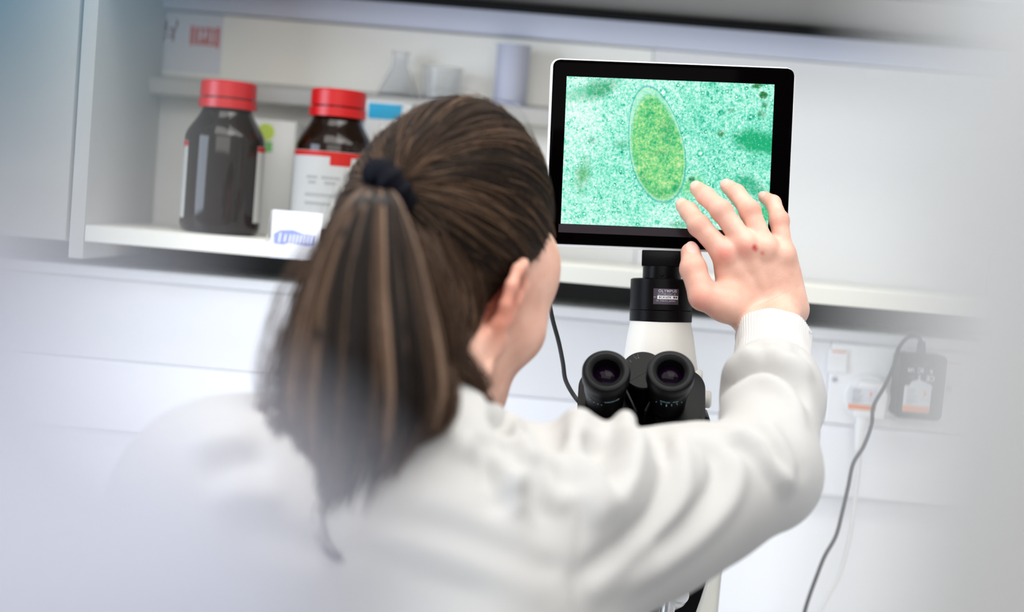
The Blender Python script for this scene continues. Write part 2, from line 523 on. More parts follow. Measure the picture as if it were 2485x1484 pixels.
for (x, y) in ((2216, 915), (2227, 886), (2250, 884)):
    u, z = wl(x, y, VA)
    obj('print', bx(u - 0.003, u + 0.003, VA - 0.0002, VA, z - 0.0004, z + 0.0004), M['print_m'], ad)
g0, g1 = wl(2240, 852, VA + 0.012), wl(2240, 828, VA + 0.012)
obj('cord_grip', tube([(g0[0], VA + 0.014, g0[1] - 0.004), (g0[0] - 0.0005, VA + 0.014, g1[1])], lambda t: 0.0062 - 0.0022 * t, smooth=6), M['cable'], ad)
cp = [(2240, 836), (2236, 823), (2222, 816), (2202, 822), (2183, 846), (2170, 890), (2150, 935), (2122, 985), (2117, 1030), (2098, 1082), (2072, 1125), (2060, 1180), (2046, 1240), (2030, 1300), (2002, 1350), (1982, 1400), (1962, 1455), (1950, 1500), (1930, 1600)]
pts = []
for i, (x, y) in enumerate(cp):
    v = VA + 0.014 - 0.006 * min(i, 5) if i < 6 else VA - 0.016
    u, z = wl(x, y, v)
    pts.append((u, v, z))
obj('cord', tube(pts, 0.0023), M['cable'], ad)

# ------------------------------------------------------------------ things on the shelf
ZS = zs_top


def shelf_at(px, v):
    return W(px, 600, v)[0]


def bottle(name, label, px, v, labelled, hgt, rad, rot, group):
    u = shelf_at(px, v)
    t = thing(name, label, 'bottle', mw=WALL @ Matrix.Translation((u, v, ZS + 0.0004)) @ Matrix.Rotation(rot, 4, 'Z'), group=group)
    r, h = rad, hgt
    hs, hn = 0.625 * h, 0.80 * h          # shoulder start, neck start
    prof = [(0, 0.002), (r * 0.8, 0.0), (r * 0.96, 0.003), (r, 0.01), (r, hs)]
    for k in range(1, 13):
        a = k / 12
        sm = a * a * (3 - 2 * a)
        prof.append((r - 0.36 * r * (0.55 * a + 0.45 * sm) ** 1.15, hs + (hn - hs) * a))
    prof += [(0.60 * r, hn + 0.004), (0.60 * r, h * 0.93), (0, h * 0.93)]
    obj('glass_body', lathe(prof, 64), M['amber'], t)
    rc = 0.70 * r
    cap = lathe([(0.60 * r, hn + 0.0165), (rc, hn + 0.0165), (rc, h - 0.002), (rc - 0.002, h), (0, h)], 64)
    obj('cap', cap, M['red_cap'], t)
    ring = lathe([(0.61 * r, hn + 0.004), (rc + 0.001, hn + 0.004), (rc + 0.001, hn + 0.0145), (0.61 * r, hn + 0.0145)], 64)
    obj('tamper_ring', ring, M['red_cap'], t)
    # paper label wrapped round the body
    a0, a1 = labelled
    n = 40
    z0, z1 = 0.016, hs - 0.006

    def wrap(zlo, zhi, aa, ab, rr):
        bm = bmesh.new()
        lo = [bm.verts.new((rr * math.cos(R(aa + (ab - aa) * k / n)), rr * math.sin(R(aa + (ab - aa) * k / n)), zlo)) for k in range(n + 1)]
        hi = [bm.verts.new((v_.co.x, v_.co.y, zhi)) for v_ in lo]
        for k in range(n):
            bm.faces.new((lo[k], lo[k + 1], hi[k + 1], hi[k]))
        bmesh.ops.solidify(bm, geom=bm.faces[:], thickness=-0.0003)
        return bm
    lb = obj('paper_label', wrap(z0, z1, a0, a1, r + 0.0002), M['bottle_label'], t)
    obj('red_stripe', wrap(z1 - 0.006, z1 - 0.0004, a0, a1, r + 0.0005), M['red_label'], lb)
    obj('red_block', wrap(z1 - 0.016, z1 - 0.005, a0 + 0.49 * (a1 - a0), a0 + 0.66 * (a1 - a0), r + 0.0005), M['red_label'], lb)
    for (f0, f1, zz) in ((0.30, 0.40, 0.030), (0.43, 0.58, 0.030), (0.32, 0.39, 0.036), (0.46, 0.55, 0.036), (0.30, 0.60, 0.05), (0.30, 0.52, 0.06)):
        obj('print', wrap(z1 - zz - 0.002, z1 - zz + 0.0012, a0 + f0 * (a1 - a0), a0 + f1 * (a1 - a0), r + 0.0005), M['print_f'], lb)
    return t


r1 = 0.0465
h1 = W(555, 200, -0.19)[1] - ZS
h2 = W(815, 220, -0.18)[1] - ZS
bottle('reagent_bottle', 'amber reagent bottle with red cap, nearest the shelf end, label turned away', 528, -0.19, (-23, 221), h1, r1, 0.0, 'amber reagent bottles on the shelf')
bottle('reagent_bottle', 'amber reagent bottle with red cap and white front label behind the ponytail', 795, -0.18, (-160, 20), h2, r1 * 0.99, R(-15), 'amber reagent bottles on the shelf')


def carton(name, label, px0, px1, ytop, v, depth, parts):
    u0, u1 = W(px0, 450, v)[0], W(px1, 450, v)[0]
    z1 = W((px0 + px1) / 2, ytop, v)[1]
    t = thing(name, label, 'carton', mw=WALL @ Matrix.Translation(((u0 + u1) / 2, v, ZS + 0.0004)))
    hw, h = (u1 - u0) / 2, z1 - ZS
    obj('body', bx(-hw, hw, 0, depth, 0, h, 0.001), M['carton'], t)
    obj('lid_flap', bx(-hw + 0.001, hw - 0.001, 0.002, depth - 0.002, h, h + 0.0008), M['carton'], t)
    return t, hw, h


t, hw, h = carton('carton', 'white carton with a lime green dot behind the bottle at the shelf end', 585, 708, 292, -0.11, 0.07, None)
uu, zz = W(645, 320, -0.111)
off = t.matrix_world.inverted() @ (WALL @ Vector((uu, -0.111, zz)))
obj('lime_dot', lathe([(0, 0.0006), (0.0105, 0.0006), (0.0105, 0.0)], 32, axes(Vector((off.x, 0, off.z)), Vector((1, 0, 0)), Vector((0, 0, 1)), Vector((0, -1, 0)))), M['lime'], t)
obj('green_mark', bx(off.x - 0.004, off.x + 0.009, -0.0006, 0, off.z - 0.024, off.z - 0.0115), M['green'], t)
t, hw, h = carton('carton', 'white carton with a bright cyan band behind the woman and second bottle', 872, 985, 246, -0.10, 0.06, None)
obj('cyan_band', bx(-hw + 0.004, hw - 0.012, -0.0006, 0, h - 0.022, h - 0.003), M['cyan'], t)

# white card in a clear holder clipped on the shelf edge
VC = VF - 0.0014
u0, z1 = W(662, 508, VC - 0.004)
u1, z0 = W(775, 634, VC - 0.004)
lc = thing('shelf_label', 'white card with blue logo in a clear holder clipped on the shelf edge', 'label', mw=WALL @ Matrix.Translation(((u0 + u1) / 2, VC, z0)))
hw, h = (u1 - u0) / 2, z1 - z0
obj('card', bx(-hw, hw, -0.004, -0.0008, 0, h, 0.0006), M['paper'], lc)
obj('holder_fin', tube([(-hw - 0.001, -0.003, h), (-hw - 0.0035, -0.002, h * 0.5), (-hw - 0.005, -0.001, h * 0.32), (-hw - 0.002, -0.002, h * 0.1)], 0.0007, 6), M['clear'], lc)
lg = prism([(-0.024 + 0.008 * 0, h * 0.30), (-0.013, h * 0.29), (-0.008, h * 0.34), (0.010, h * 0.30), (0.022, h * 0.30), (0.022, h * 0.52), (0.008, h * 0.54), (-0.004, h * 0.61), (-0.018, h * 0.585), (-0.025, h * 0.50)], -0.0043, -0.0039)
lo = obj('logo', lg, M['blue_print'], lc)
bm = None
for k, (x, s) in enumerate(((-0.0185, 1.25), (-0.0125, 1.0), (-0.007, 1.0), (-0.003, 1.1), (0.001, 1.1), (0.005, 1.1), (0.009, 1.1), (0.013, 1.0), (0.017, 1.0))):
    zc = h * 0.43
    bm = prism([(x - 0.0009, zc - 0.0042 * s), (x + 0.0009, zc - 0.0042 * s), (x + 0.0021, zc + 0.0042 * s), (x + 0.0003, zc + 0.0042 * s)], -0.0045, -0.0042, bm=bm)
obj('logo_strokes', bm, M['paper'], lo)

# notice pinned on the back panel
u0, z1 = W(383, 24, -0.001)
u1, z0 = W(532, 182, -0.001)
sg = thing('notice', 'square white paper notice with faded red print, upper left on the panel', 'notice', mw=WALL @ Matrix.Translation((u0, -0.0002, z0)))
w_, h_ = u1 - u0, z1 - z0
obj('sheet', bx(0, w_, -0.0006, -0.0001, 0, h_), M['paper'], sg)
bm = None
for (x, y, ww, hh) in ((.10, .74, .05, .2), (.17, .70, .12, .05), (.22, .62, .05, .22), (.12, .58, .14, .04), (.08, .55, .04, .12), (.27, .80, .04, .12)):
    bm = bx(x * w_, (x + ww) * w_, -0.0009, -0.0006, (y - hh / 2) * h_, (y + hh / 2) * h_, bm=bm)
obj('dark_red_print', bm, M['dred_print'], sg)
bm = None
for (x, y, ww, hh) in ((.50, .62, .07, .32), (.58, .62, .06, .30), (.68, .70, .04, .14), (.66, .55, .1, .1), (.76, .64, .05, .28), (.84, .62, .04, .2), (.90, .62, .06, .34), (.6, .50, .3, .05), (.62, .74, .3, .05)):
    bm = bx(x * w_, (x + ww) * w_, -0.0009, -0.0006, (y - hh / 2) * h_, (y + hh / 2) * h_, bm=bm)
obj('red_print', bm, M['red_print'], sg)
obj('pin', lathe([(0, 0.004), (0.003, 0.003), (0.003, 0)], 16, axes(Vector((0.001, -0.0006, h_ - 0.004)), Vector((1, 0, 0)), Vector((0, 0, 1)), Vector((0, -1, 0)))), M['blue_cap'], sg)


# clear glassware on the ledge shelf
def glass(name, label, px, r, h, kind):
    v = -0.032
    u = W(px, 230, v)[0]
    t = thing(name, label, kind, mw=WALL @ Matrix.Translation((u, v, z_up + 0.0004)), group='clear glassware on the ledge shelf')
    if kind == 'beaker':
        pr = [(0, 0.0), (r - 0.003, 0.0), (r, 0.003), (r, h - 0.002), (r + 0.002, h), (r + 0.001, h + 0.0005), (r - 0.0016, h - 0.002), (r - 0.0016, 0.0045), (0, 0.003)]
    else:
        pr = [(0, 0.0), (r - 0.003, 0.0), (r, 0.004), (r * 0.45, h * 0.62), (r * 0.36, h * 0.7), (r * 0.36, h - 0.002), (r * 0.42, h), (r * 0.3, h), (r * 0.3, h * 0.7), (r * 0.4, h * 0.62), (r - 0.002, 0.005), (0, 0.003)]
    obj('glass_body', lathe(pr, 40), M['clear'], t)
    obj('rim', lathe([(pr[5][0] - 0.001 if kind == 'beaker' else r * 0.40, h - 0.001), (pr[4][0] + 0.0008 if kind == 'beaker' else r * 0.45, h - 0.001), (pr[4][0] + 0.0008 if kind == 'beaker' else r * 0.45, h + 0.001), (pr[5][0] - 0.001 if kind == 'beaker' else r * 0.40, h + 0.001)], 40), M['clear'], t)
    return t


glass('conical_flask', 'clear conical flask at the left end of the ledge glassware', 965, 0.027, 0.058, 'flask')
glass('glass_beaker', 'small clear glass beaker between the flask and the tall cylinder', 1070, 0.024, 0.042, 'beaker')
cy = thing('measuring_cylinder', 'tall frosted white measuring cylinder on the ledge beside the monitor', 'cylinder', mw=WALL @ Matrix.Translation((W(1238, 230, -0.032)[0], -0.032, z_up + 0.0004)))
obj('tube', lathe([(0, 0.006), (0.021, 0.006), (0.021, 0.075), (0.023, 0.078), (0.0215, 0.078), (0.0195, 0.075), (0.0195, 0.008), (0, 0.008)], 40), M['white_pl'], cy)
obj('foot', lathe([(0, 0), (0.028, 0), (0.028, 0.004), (0.021, 0.0065), (0, 0.0065)], 6), M['white_pl'], cy)

# clear bottle at the right end of the shelf
v = -0.16
cb = thing('glass_bottle', 'clear glass bottle with grey cap at the right edge of the shelf', 'bottle', mw=WALL @ Matrix.Translation((W(2465, 700, v)[0], v, ZS + 0.0004)))
obj('glass_body', lathe([(0, 0), (0.029, 0), (0.032, 0.004), (0.032, 0.045), (0.028, 0.058), (0.017, 0.066), (0.017, 0.075), (0.0145, 0.075), (0.0145, 0.066), (0.026, 0.056), (0.0295, 0.044), (0.0295, 0.005), (0, 0.004)], 48), M['clear'], cb)
obj('cap', lathe([(0.0172, 0.064), (0.023, 0.064), (0.023, 0.080), (0.018, 0.087), (0.0, 0.089)], 40), M['grey_cap'], cb)

# ------------------------------------------------------------------ monitor
DM = 1.385
MON = Matrix.Translation(P(1627, 374, DM)) @ Matrix.Rotation(R(-2.5), 4, 'Y') @ Matrix.Rotation(R(-2.0), 4, 'X')
MI = MON.inverted()


def onscreen(px, py, y=0.0):
    o, p = MI @ CAM, MI @ P(px, py, 1.0)
    d = p - o
    q = o + d * ((y - o.y) / d.y)
    return q.x, q.z


def mk_screen_mat(w, h):
    m = bpy.data.materials.new('micrograph_screen')
    m.use_nodes = True
    nt = m.node_tree
    nt.nodes.clear()
    N = lambda t, **k: nt.nodes.new(t)
    L = nt.links.new
    out = N('ShaderNodeOutputMaterial')
    em = N('ShaderNodeEmission')
    L(em.outputs[0], out.inputs[0])
    tc = N('ShaderNodeTexCoord')
    mp = N('ShaderNodeMapping')
    mp.inputs['Scale'].default_value = (1 / w, 1, 1 / h)      # x -0.5..0.5, z -0.5..0.5
    L(tc.outputs['Object'], mp.inputs[0])
    # metric coordinates, in units of screen height
    mq = N('ShaderNodeMapping')
    mq.inputs['Scale'].default_value = (1 / h, 1 / h, 1 / h)
    L(tc.outputs['Object'], mq.inputs[0])
    V = mq.outputs[0]
    sh = N('ShaderNodeVectorMath')
    sh.operation = 'ADD'
    sh.inputs[1].default_value = (13.71, 5.37, 8.13)
    L(V, sh.inputs[0])
    VN = sh.outputs[0]

    def math_(op, a, b=None, clamp=False):
        n = N('ShaderNodeMath')
        n.operation = op
        n.use_clamp = clamp
        for i, v in enumerate((a, b)):
            if v is None:
                continue
            if isinstance(v, (int, float)):
                n.inputs[i].default_value = v
            else:
                L(v, n.inputs[i])
        return n.outputs[0]

    def noise(scale, detail=4, rough=0.55, dist=0.0):
        n = N('ShaderNodeTexNoise')
        n.inputs['Scale'].default_value = scale
        n.inputs['Detail'].default_value = detail
        n.inputs['Roughness'].default_value = rough
        n.inputs['Distortion'].default_value = dist
        L(VN, n.inputs['Vector'])
        return n.outputs['Fac']

    def ramp(fac, stops):
        if max(q[0] for q in stops) > 1.0:         # ramps end at 1: halve both sides
            fac = math_('MULTIPLY', fac, 0.5)
            stops = [(q[0] * 0.5, q[1]) for q in stops]
        r = N('ShaderNodeValToRGB')
        e = r.color_ramp.elements
        e[0].position, e[0].color = stops[0]
        e[1].position, e[1].color = stops[-1]
        for p_, c_ in stops[1:-1]:
            x = e.new(p_)
            x.color = c_
        L(fac, r.inputs[0])
        return r.outputs[0]

    def mix(fac, a, b, mode='MIX'):
        n = N('ShaderNodeMixRGB')
        n.blend_type = mode
        for i, v in enumerate((fac, a, b)):
            if isinstance(v, (int, float)):
                n.inputs[i].default_value = v
            elif isinstance(v, tuple):
                n.inputs[i].default_value = v
            else:
                L(v, n.inputs[i])
        return n.outputs[0]

    sp = N('ShaderNodeSeparateXYZ')
    L(V, sp.inputs[0])
    X, Z = sp.outputs['X'], sp.outputs['Z']
    g = lambda v: (v, v, v, 1)
    # slide background: brightness of the specimen fluid, paler at the left, with cells and grains
    lo = noise(2.2, 3)
    br = math_('ADD', math_('MULTIPLY', X, -0.14), math_('ADD', 0.57, math_('MULTIPLY', math_('SUBTRACT', lo, 0.5), 0.55)))

    def cells(sc, keepv, core, ring):
        vo = N('ShaderNodeTexVoronoi')
        vo.inputs['Scale'].default_value = sc
        L(VN, vo.inputs['Vector'])
        rg = ramp(vo.outputs['Distance'], [(0.05, g(1.0)), (0.16, g(0.95)), (0.27, g(0.0)), (0.36, g(0.12)), (0.46, g(0.5)), (0.6, g(0.5))])
        sel = N('ShaderNodeSeparateXYZ')
        L(vo.outputs['Color'], sel.inputs[0])
        pick = math_('GREATER_THAN', sel.outputs[0], keepv)
        return math_('MULTIPLY', pick, math_('MULTIPLY', math_('SUBTRACT', rg, 0.5), core))
    n1 = math_('MULTIPLY', math_('SUBTRACT', noise(64, 3, 0.65), 0.5), 1.25)
    n2 = math_('MULTIPLY', math_('SUBTRACT', noise(24, 2, 0.5, 1.5), 0.5), 0.5)
    tex_ = math_('ADD', n1, n2)
    tex_ = math_('ADD', tex_, cells(52, 0.45, 0.42, 0))
    tex_ = math_('ADD', tex_, cells(30, 0.80, 0.55, 0))
    tex_ = math_('ADD', tex_, cells(15, 0.93, 0.5, 0))
    bb = math_('ADD', br, tex_)
    base = ramp(bb, [(0.05, srgb(28, 150, 116)), (0.30, srgb(92, 212, 176)), (0.48, srgb(140, 238, 208)), (0.66, srgb(196, 252, 236)), (0.92, srgb(250, 255, 255))])

    def blob(px, py, rx, ry, ang, col, amt, soft=0.5, rough=0.6, tex=9, egg=0.0):
        """soft elliptical patch; px, py, rx, ry in photograph pixels on the screen."""
        cx, cz = onscreen(px, py)
        k = DM / FPX / h
        mm = N('ShaderNodeMapping')
        mm.vector_type = 'TEXTURE'
        mm.inputs['Location'].default_value = ((cx - SCX) / h, 0, (cz - SCZ) / h)
        mm.inputs['Rotation'].default_value = (0, R(-ang), 0)
        mm.inputs['Scale'].default_value = (rx * k, 1, ry * k)
        L(V, mm.inputs[0])
        fl = N('ShaderNodeMapping')
        fl.inputs['Scale'].default_value = (1, 0, 1)
        L(mm.outputs[0], fl.inputs[0])
        src = fl.outputs[0]
        if egg:
            sx = N('ShaderNodeSeparateXYZ')
            L(src, sx.inputs[0])
            cx_n = N('ShaderNodeCombineXYZ')
            L(math_('DIVIDE', sx.outputs['X'], math_('SUBTRACT', 1.0, math_('MULTIPLY', sx.outputs['Z'], egg))), cx_n.inputs['X'])
            L(sx.outputs['Z'], cx_n.inputs['Z'])
            src = cx_n.outputs[0]
        ln = N('ShaderNodeVectorMath')
        ln.operation = 'LENGTH'
        L(src, ln.inputs[0])
        dist = math_('ADD', ln.outputs['Value'], math_('MULTIPLY', math_('SUBTRACT', noise(tex, 4), 0.5), rough))
        f = ramp(dist, [(1 - soft, g(amt)), (1.0 + 0.3 * soft, g(0.0))])
        return f, dist

    for (px, py, rx, ry, ang, col, amt, soft, rough, tex) in (
            (1455, 216, 52, 26, 24, srgb(70, 178, 128), 0.9, 0.6, 1.1, 10), (1405, 225, 40, 18, 20, srgb(90, 205, 160), 0.6, 0.7, 1.0, 9),
            (1842, 346, 66, 30, -8, srgb(34, 178, 122), 0.95, 0.45, 0.5, 7), (1415, 425, 20, 44, -12, srgb(98, 186, 120), 0.75, 0.7, 1.4, 14),
            (1508, 352, 26, 12, 0, srgb(70, 190, 140), 0.7, 0.7, 1.2, 18), (1825, 452, 46, 22, -28, srgb(40, 176, 128), 0.75, 0.6, 1.1, 9),
            (1852, 520, 24, 34, -20, srgb(50, 190, 120), 0.75, 0.6, 1.0, 9), (1680, 450, 36, 26, 20, srgb(96, 210, 120), 0.75, 0.7, 1.1, 12),
            (1852, 231, 11, 10, 0, srgb(40, 120, 60), 0.95, 0.3, 0.7, 40), (1838, 208, 16, 7, 10, srgb(60, 140, 84), 0.85, 0.4, 0.8, 40),
            (1856, 254, 9, 9, 0, srgb(60, 150, 100), 0.7, 0.5, 0.9, 40), (1848, 276, 12, 12, 0, srgb(60, 150, 96), 0.6, 0.6, 1.1, 40),
            (1749, 324, 10, 9, 0, srgb(60, 140, 70), 0.8, 0.5, 1.0, 40), (1774, 268, 8, 7, 0, srgb(60, 150, 96), 0.6, 0.5, 1.0, 40),
            (1678, 435, 9, 8, 0, srgb(40, 130, 80), 0.8, 0.5, 1.0, 40), (1650, 545, 26, 10, 0, srgb(50, 170, 120), 0.6, 0.7, 1.0, 18),
            (1437, 340, 12, 9, 0, srgb(70, 170, 130), 0.5, 0.6, 1.2, 30)):
        f, _ = blob(px, py, rx, ry, ang, col, amt, soft, rough, tex=tex)
        f = math_('MULTIPLY', f, math_('ADD', 1.0, math_('MULTIPLY', tex_, -1.1)), True)
        base = mix(f, base, col)
    # the big egg-shaped organism, wider below: outline, body, mottling
    f, d = blob(1592, 350, 66, 143, 12.5, None, 1.0, 0.02, 0.05, tex=4, egg=0.13)
    eb, d2 = blob(1595, 359, 64, 133, 12.5, None, 0.93, 0.10, 0.14, tex=7, egg=0.13)
    bo = math_('ADD', 0.56, math_('ADD', math_('MULTIPLY', math_('SUBTRACT', noise(11, 4, 0.6), 0.5), 0.9), math_('MULTIPLY', math_('ADD', n1, math_('MULTIPLY', math_('SUBTRACT', noise(34, 3, 0.6), 0.5), 0.9)), 0.8)))
    body = ramp(bo, [(0.15, srgb(24, 150, 98)), (0.38, srgb(70, 190, 116)), (0.55, srgb(120, 214, 132)), (0.72, srgb(176, 232, 146)), (0.95, srgb(236, 248, 190))])
    for (px, py, rx, ry) in ((1592, 474, 44, 18), (1556, 436, 20, 26), (1618, 320, 22, 40), (1640, 460, 16, 24), (1600, 370, 30, 10)):
        fb, _ = blob(px, py, rx, ry, 10, None, 0.65, 0.7, 1.0, tex=14)
        fb = math_('MULTIPLY', fb, math_('ADD', 0.7, math_('MULTIPLY', n1, -1.6)), True)
        body = mix(fb, body, srgb(22, 162, 100))
    base = mix(ramp(d, [(0.95, g(0.5)), (1.001, g(0.0))]), base, srgb(176, 246, 214))
    base = mix(eb, base, body)
    halo = ramp(d, [(0.965, g(0.0)), (0.985, g(0.62)), (1.0, g(0.62)), (1.02, g(0.0))])
    base = mix(halo, base, srgb(46, 178, 178))
    halo2 = ramp(d, [(0.915, g(0.0)), (0.945, g(0.5)), (0.965, g(0.0))])
    base = mix(halo2, base, srgb(196, 240, 176))
    L(base, em.inputs[0])
    em.inputs[1].default_value = 0.83
    return m


mo = thing('microscope_monitor', 'black framed flat monitor showing a green micrograph above the microscope', 'monitor', mw=MON)
x0, z1 = onscreen(1334, 144)
x1, _ = onscreen(1931, 155)
_, z0 = onscreen(1615, 607)
z1 = onscreen(1632, 152)[1]
x0 = onscreen(1328, 374)[0]
x1 = onscreen(1921, 374)[0]
obj('case', prism(rrect(x0, x1, z0, z1, 0.008, 8), 0.0012, 0.022, 0.003, 3), M['case'], mo)
obj('bezel_glass', prism(rrect(x0 + 0.0022, x1 - 0.0008, z0 + 0.0022, z1 - 0.0012, 0.0065, 8), 0.0, 0.0045, 0.0012, 2), M['gloss'], mo)
sx0, sx1 = onscreen(1368, 365)[0], onscreen(1871.5, 382)[0]
sz0, sz1 = onscreen(1520, 548.5)[1], onscreen(1628, 195)[1]
SCX, SCZ = (sx0 + sx1) / 2, (sz0 + sz1) / 2
sw_, sh_ = sx1 - sx0, sz1 - sz0
b_ = bmesh.new()
vs = [b_.verts.new(p) for p in ((-sw_ / 2, 0, -sh_ / 2), (sw_ / 2, 0, -sh_ / 2), (sw_ / 2, 0, sh_ / 2), (-sw_ / 2, 0, sh_ / 2))]
b_.faces.new(vs)
scr = obj('screen', b_, mk_screen_mat(sw_, sh_), mo)
scr.location = (SCX, -0.0003, SCZ)
obj('status_bar', bx(sx0 - 0.002, sx1, -0.0002, 0.001, sz0 - 0.0085, sz0 - 0.0004), mat('unlit_status_bar', srgb(34, 26, 33), 0.12), mo)
obj('rear_housing', bx(-0.06, 0.06, 0.0215, 0.05, z0 + 0.01, z0 + 0.12, 0.006), M['case'], mo)
# power lead
q0, q1, q2 = onscreen(1333, 606, 0.012), onscreen(1332, 650, 0.012), onscreen(1330, 680, 0.012)
obj('cord_plug', tube([(q0[0], 0.012, q0[1] + 0.004), (q1[0], 0.012, q1[1])], 0.0042, 12, smooth=4, bm=tube([(q1[0], 0.012, q1[1] + 0.001), (q2[0], 0.012, q2[1])], lambda t: 0.0038 - 0.0016 * t, 12, smooth=4)), M['black'], mo)
kp = [(1331, 672, 0.012), (1330, 710, 0.012), (1340, 770, 0.012), (1356, 830, 0.012), (1366, 880, 0.01), (1372, 920, 0.008), (1390, 955, 0.004), (1412, 982, 0.002), (1440, 1005, 0.02), (1470, 1060, 0.06), (1480, 1200, 0.12)]
obj('cord', tube([(onscreen(a, b, c)[0], c, onscreen(a, b, c)[1]) for a, b, c in kp], 0.0022), M['cable'], mo)

# ------------------------------------------------------------------ microscope
AX = P(1603, 780, 1.40)
MIC = Matrix.Translation((AX.x, AX.y, BZ)) @ Matrix.Rotation(R(-5.0), 4, 'Z')
TILT = Matrix.Rotation(R(-2.2), 4, 'Y')
MICI = MIC.inverted()
ms = thing('microscope', 'black and cream binocular microscope on the bench in front of the woman', 'microscope', mw=MIC)
ml = lambda px, py, d: MICI @ P(px, py, d)
px2m = lambda d: d / FPX
C0 = ml(1603, 780, 1.40)
UP = (ml(1607, 650, 1.40) - C0).normalized()
SX = UP.cross(Vector((0, 1, 0))).normalized() * -1
SX = Vector((0, 1, 0)).cross(UP).normalized()
SY = UP.cross(SX).normalized()
TUBE = axes(C0, SX, SY, UP)
k14 = px2m(1.40)
r_ = 75.5 * k14
obj('adapter_ring', lathe([(0, -0.0005), (r_ - 0.0008, -0.0005), (r_, 0.0005), (r_, 26 * k14), (r_ - 0.0007, 26.5 * k14), (0, 27 * k14)], 64, TUBE), M['anod'], ms)
adp = obj('camera_adapter', lathe([(0, 27.2 * k14), (r_ - 0.0008, 27.2 * k14), (r_, 28.5 * k14), (r_, 101 * k14), (r_ - 0.002, 104 * k14), (0, 104 * k14)], 64, TUBE), M['anod'], ms)
obj('adapter_neck', lathe([(0, 103 * k14), (47 * k14, 103 * k14), (47 * k14, 134 * k14), (0, 134 * k14)], 48, TUBE), M['anod'], ms)
scp = obj('grub_screw', lathe([(0, 0.0012), (0.0016, 0.001), (0.0019, 0.0)], 14, TUBE @ axes(Vector((-0.0005, -47 * k14, 112 * k14)), Vector((1, 0, 0)), Vector((0, 0, 1)), Vector((0, -1, 0)))), M['black'], ms)
obj('monitor_mount', bx(-50 * k14, 52 * k14, -0.018, 0.03, 133.6 * k14, 171 * k14, 0.001, bm=None), M['black'], ms).data.transform(TUBE)

# the foil label, bent round the adapter
lab = obj('label_plate', None or bmesh.new(), M['label'], ms)


def bent(mesh_bm, zc, uc):
    """lay a flat XY mesh (x along the circumference, y up) on the adapter barrel."""
    for v in mesh_bm.verts:
        a = (v.co.x + uc) / r_
        rr = r_ + 0.00015 + v.co.z
        v.co = TUBE @ Vector((rr * math.sin(a), -rr * math.cos(a), zc + v.co.y))
    return mesh_bm


def flat(x0, x1, y0, y1, z, n=16):
    bm = bmesh.new()
    a = [bm.verts.new((x0 + (x1 - x0) * i / n, y0, z)) for i in range(n + 1)]
    b = [bm.verts.new((x0 + (x1 - x0) * i / n, y1, z)) for i in range(n + 1)]
    for i in range(n):
        bm.faces.new((a[i], a[i + 1], b[i + 1], b[i]))
    return bm


lw, lh = 0.0250, 0.0152
u_l, z_l = 0.0044, 60.5 * k14
bm = bent(flat(-lw / 2, lw / 2, -lh / 2, lh / 2, 0.0), z_l, u_l)
bm.to_mesh(lab.data)
bm.free()
lab.data.materials.clear()
lab.data.materials.append(M['label'])


def ltext(s, size, x, y, m, bold=0.0, z=0.00012, sp=1.0, name='print'):
    t = text_bm(s, size, Matrix.Translation((x, y, z)), bold, 0.00005, spacing=sp)
    obj(name, bent(t, z_l, u_l), m, lab)


ltext('OLYMPUS', 0.0038, 0.0012, 0.0052, M['print_l'], 0.00014, sp=1.12, name='brand_print')
ltext('U-TV0.5XC-3', 0.0030, 0.0004, 0.0021, M['print_l'], 0.00002)
ltext('SN', 0.0019, -0.0110, -0.0008, M['print_l'])
ltext('T8  TOKYO, JAPAN', 0.0022, -0.0004, -0.0043, M['print_l'])
obj('serial_plate', bent(flat(-0.0086, 0.0118, -0.0026, 0.0008, 0.0001), z_l, u_l), M['paper'], lab)
ltext('8C41674', 0.0030, -0.0014, -0.0009, M['print_d'], 0.00004, 0.00018, 1.05)
for xx in (0.0078, 0.0101):
    obj('print', bent(flat(xx - 0.0009, xx + 0.0009, -0.0016, 0.0002, 0.00018, 4), z_l, u_l), M['print_d'], lab)

# cream trinocular tube body under the adapter
W0, W1 = 74 * k14, 90 * k14
secs = [(0.0, W0, W0, 0.98), (-0.003, W0 * 1.01, W0, 0.98), (-36 * k14, W0 * 1.085, W0 * 1.02, 0.95), (-75 * k14, W0 * 1.16, W0 * 1.05, 0.9), (-120 * k14, W0 * 1.25, W0 * 1.05, 0.8), (-260 * k14, W0 * 1.3, W0 * 1.05, 0.6)]
bm = bmesh.new()
rings = []
for z, a, b, e in secs:
    ring = []
    for k in range(56):
        t = 2 * math.pi * k / 56
        c, s = math.cos(t), math.sin(t)
        ring.append(bm.verts.new(TUBE @ Vector((a * math.copysign(abs(c) ** e, c) + 0.002 * (-z / 0.1), b * math.copysign(abs(s) ** e, s), z))))
    rings.append(ring)
for a, b in zip(rings, rings[1:]):
    for k in range(56):
        l = (k + 1) % 56
        bm.faces.new((a[k], a[l], b[l], b[k]))
bm.faces.new(rings[0])
bm.faces.new(rings[-1][::-1])
obj('trinocular_tube', bm, M['cream'], ms)
# lever knobs at its right side
for (x, y, rr, ln) in ((1690, 912, 0.0062, 0.012), (1706, 968, 0.0085, 0.014)):
    c = ml(x, y, 1.385)
    obj('side_knob', lathe([(0, ln), (rr * 0.8, ln), (rr, ln - 0.0015), (rr, -0.02), (0, -0.02)], 28, axes(c - SX * 0.006, SY, UP, SX)), M['cream'], ms)

# tilted binocular head
TH = R(36)
ED = Vector((0, -math.cos(TH), math.sin(TH)))           # towards the observer's eye
EX = SX.normalized()
EX = (EX - ED * EX.dot(ED)).normalized()
EU = ED.cross(EX).normalized()
if EU.z < 0:
    EU = -EU


def frame_at(c):
    return axes(c, EX, EX.cross(ED) * -1, ED)


hc = ml(1556, 962, 1.335) - ED * 0.030


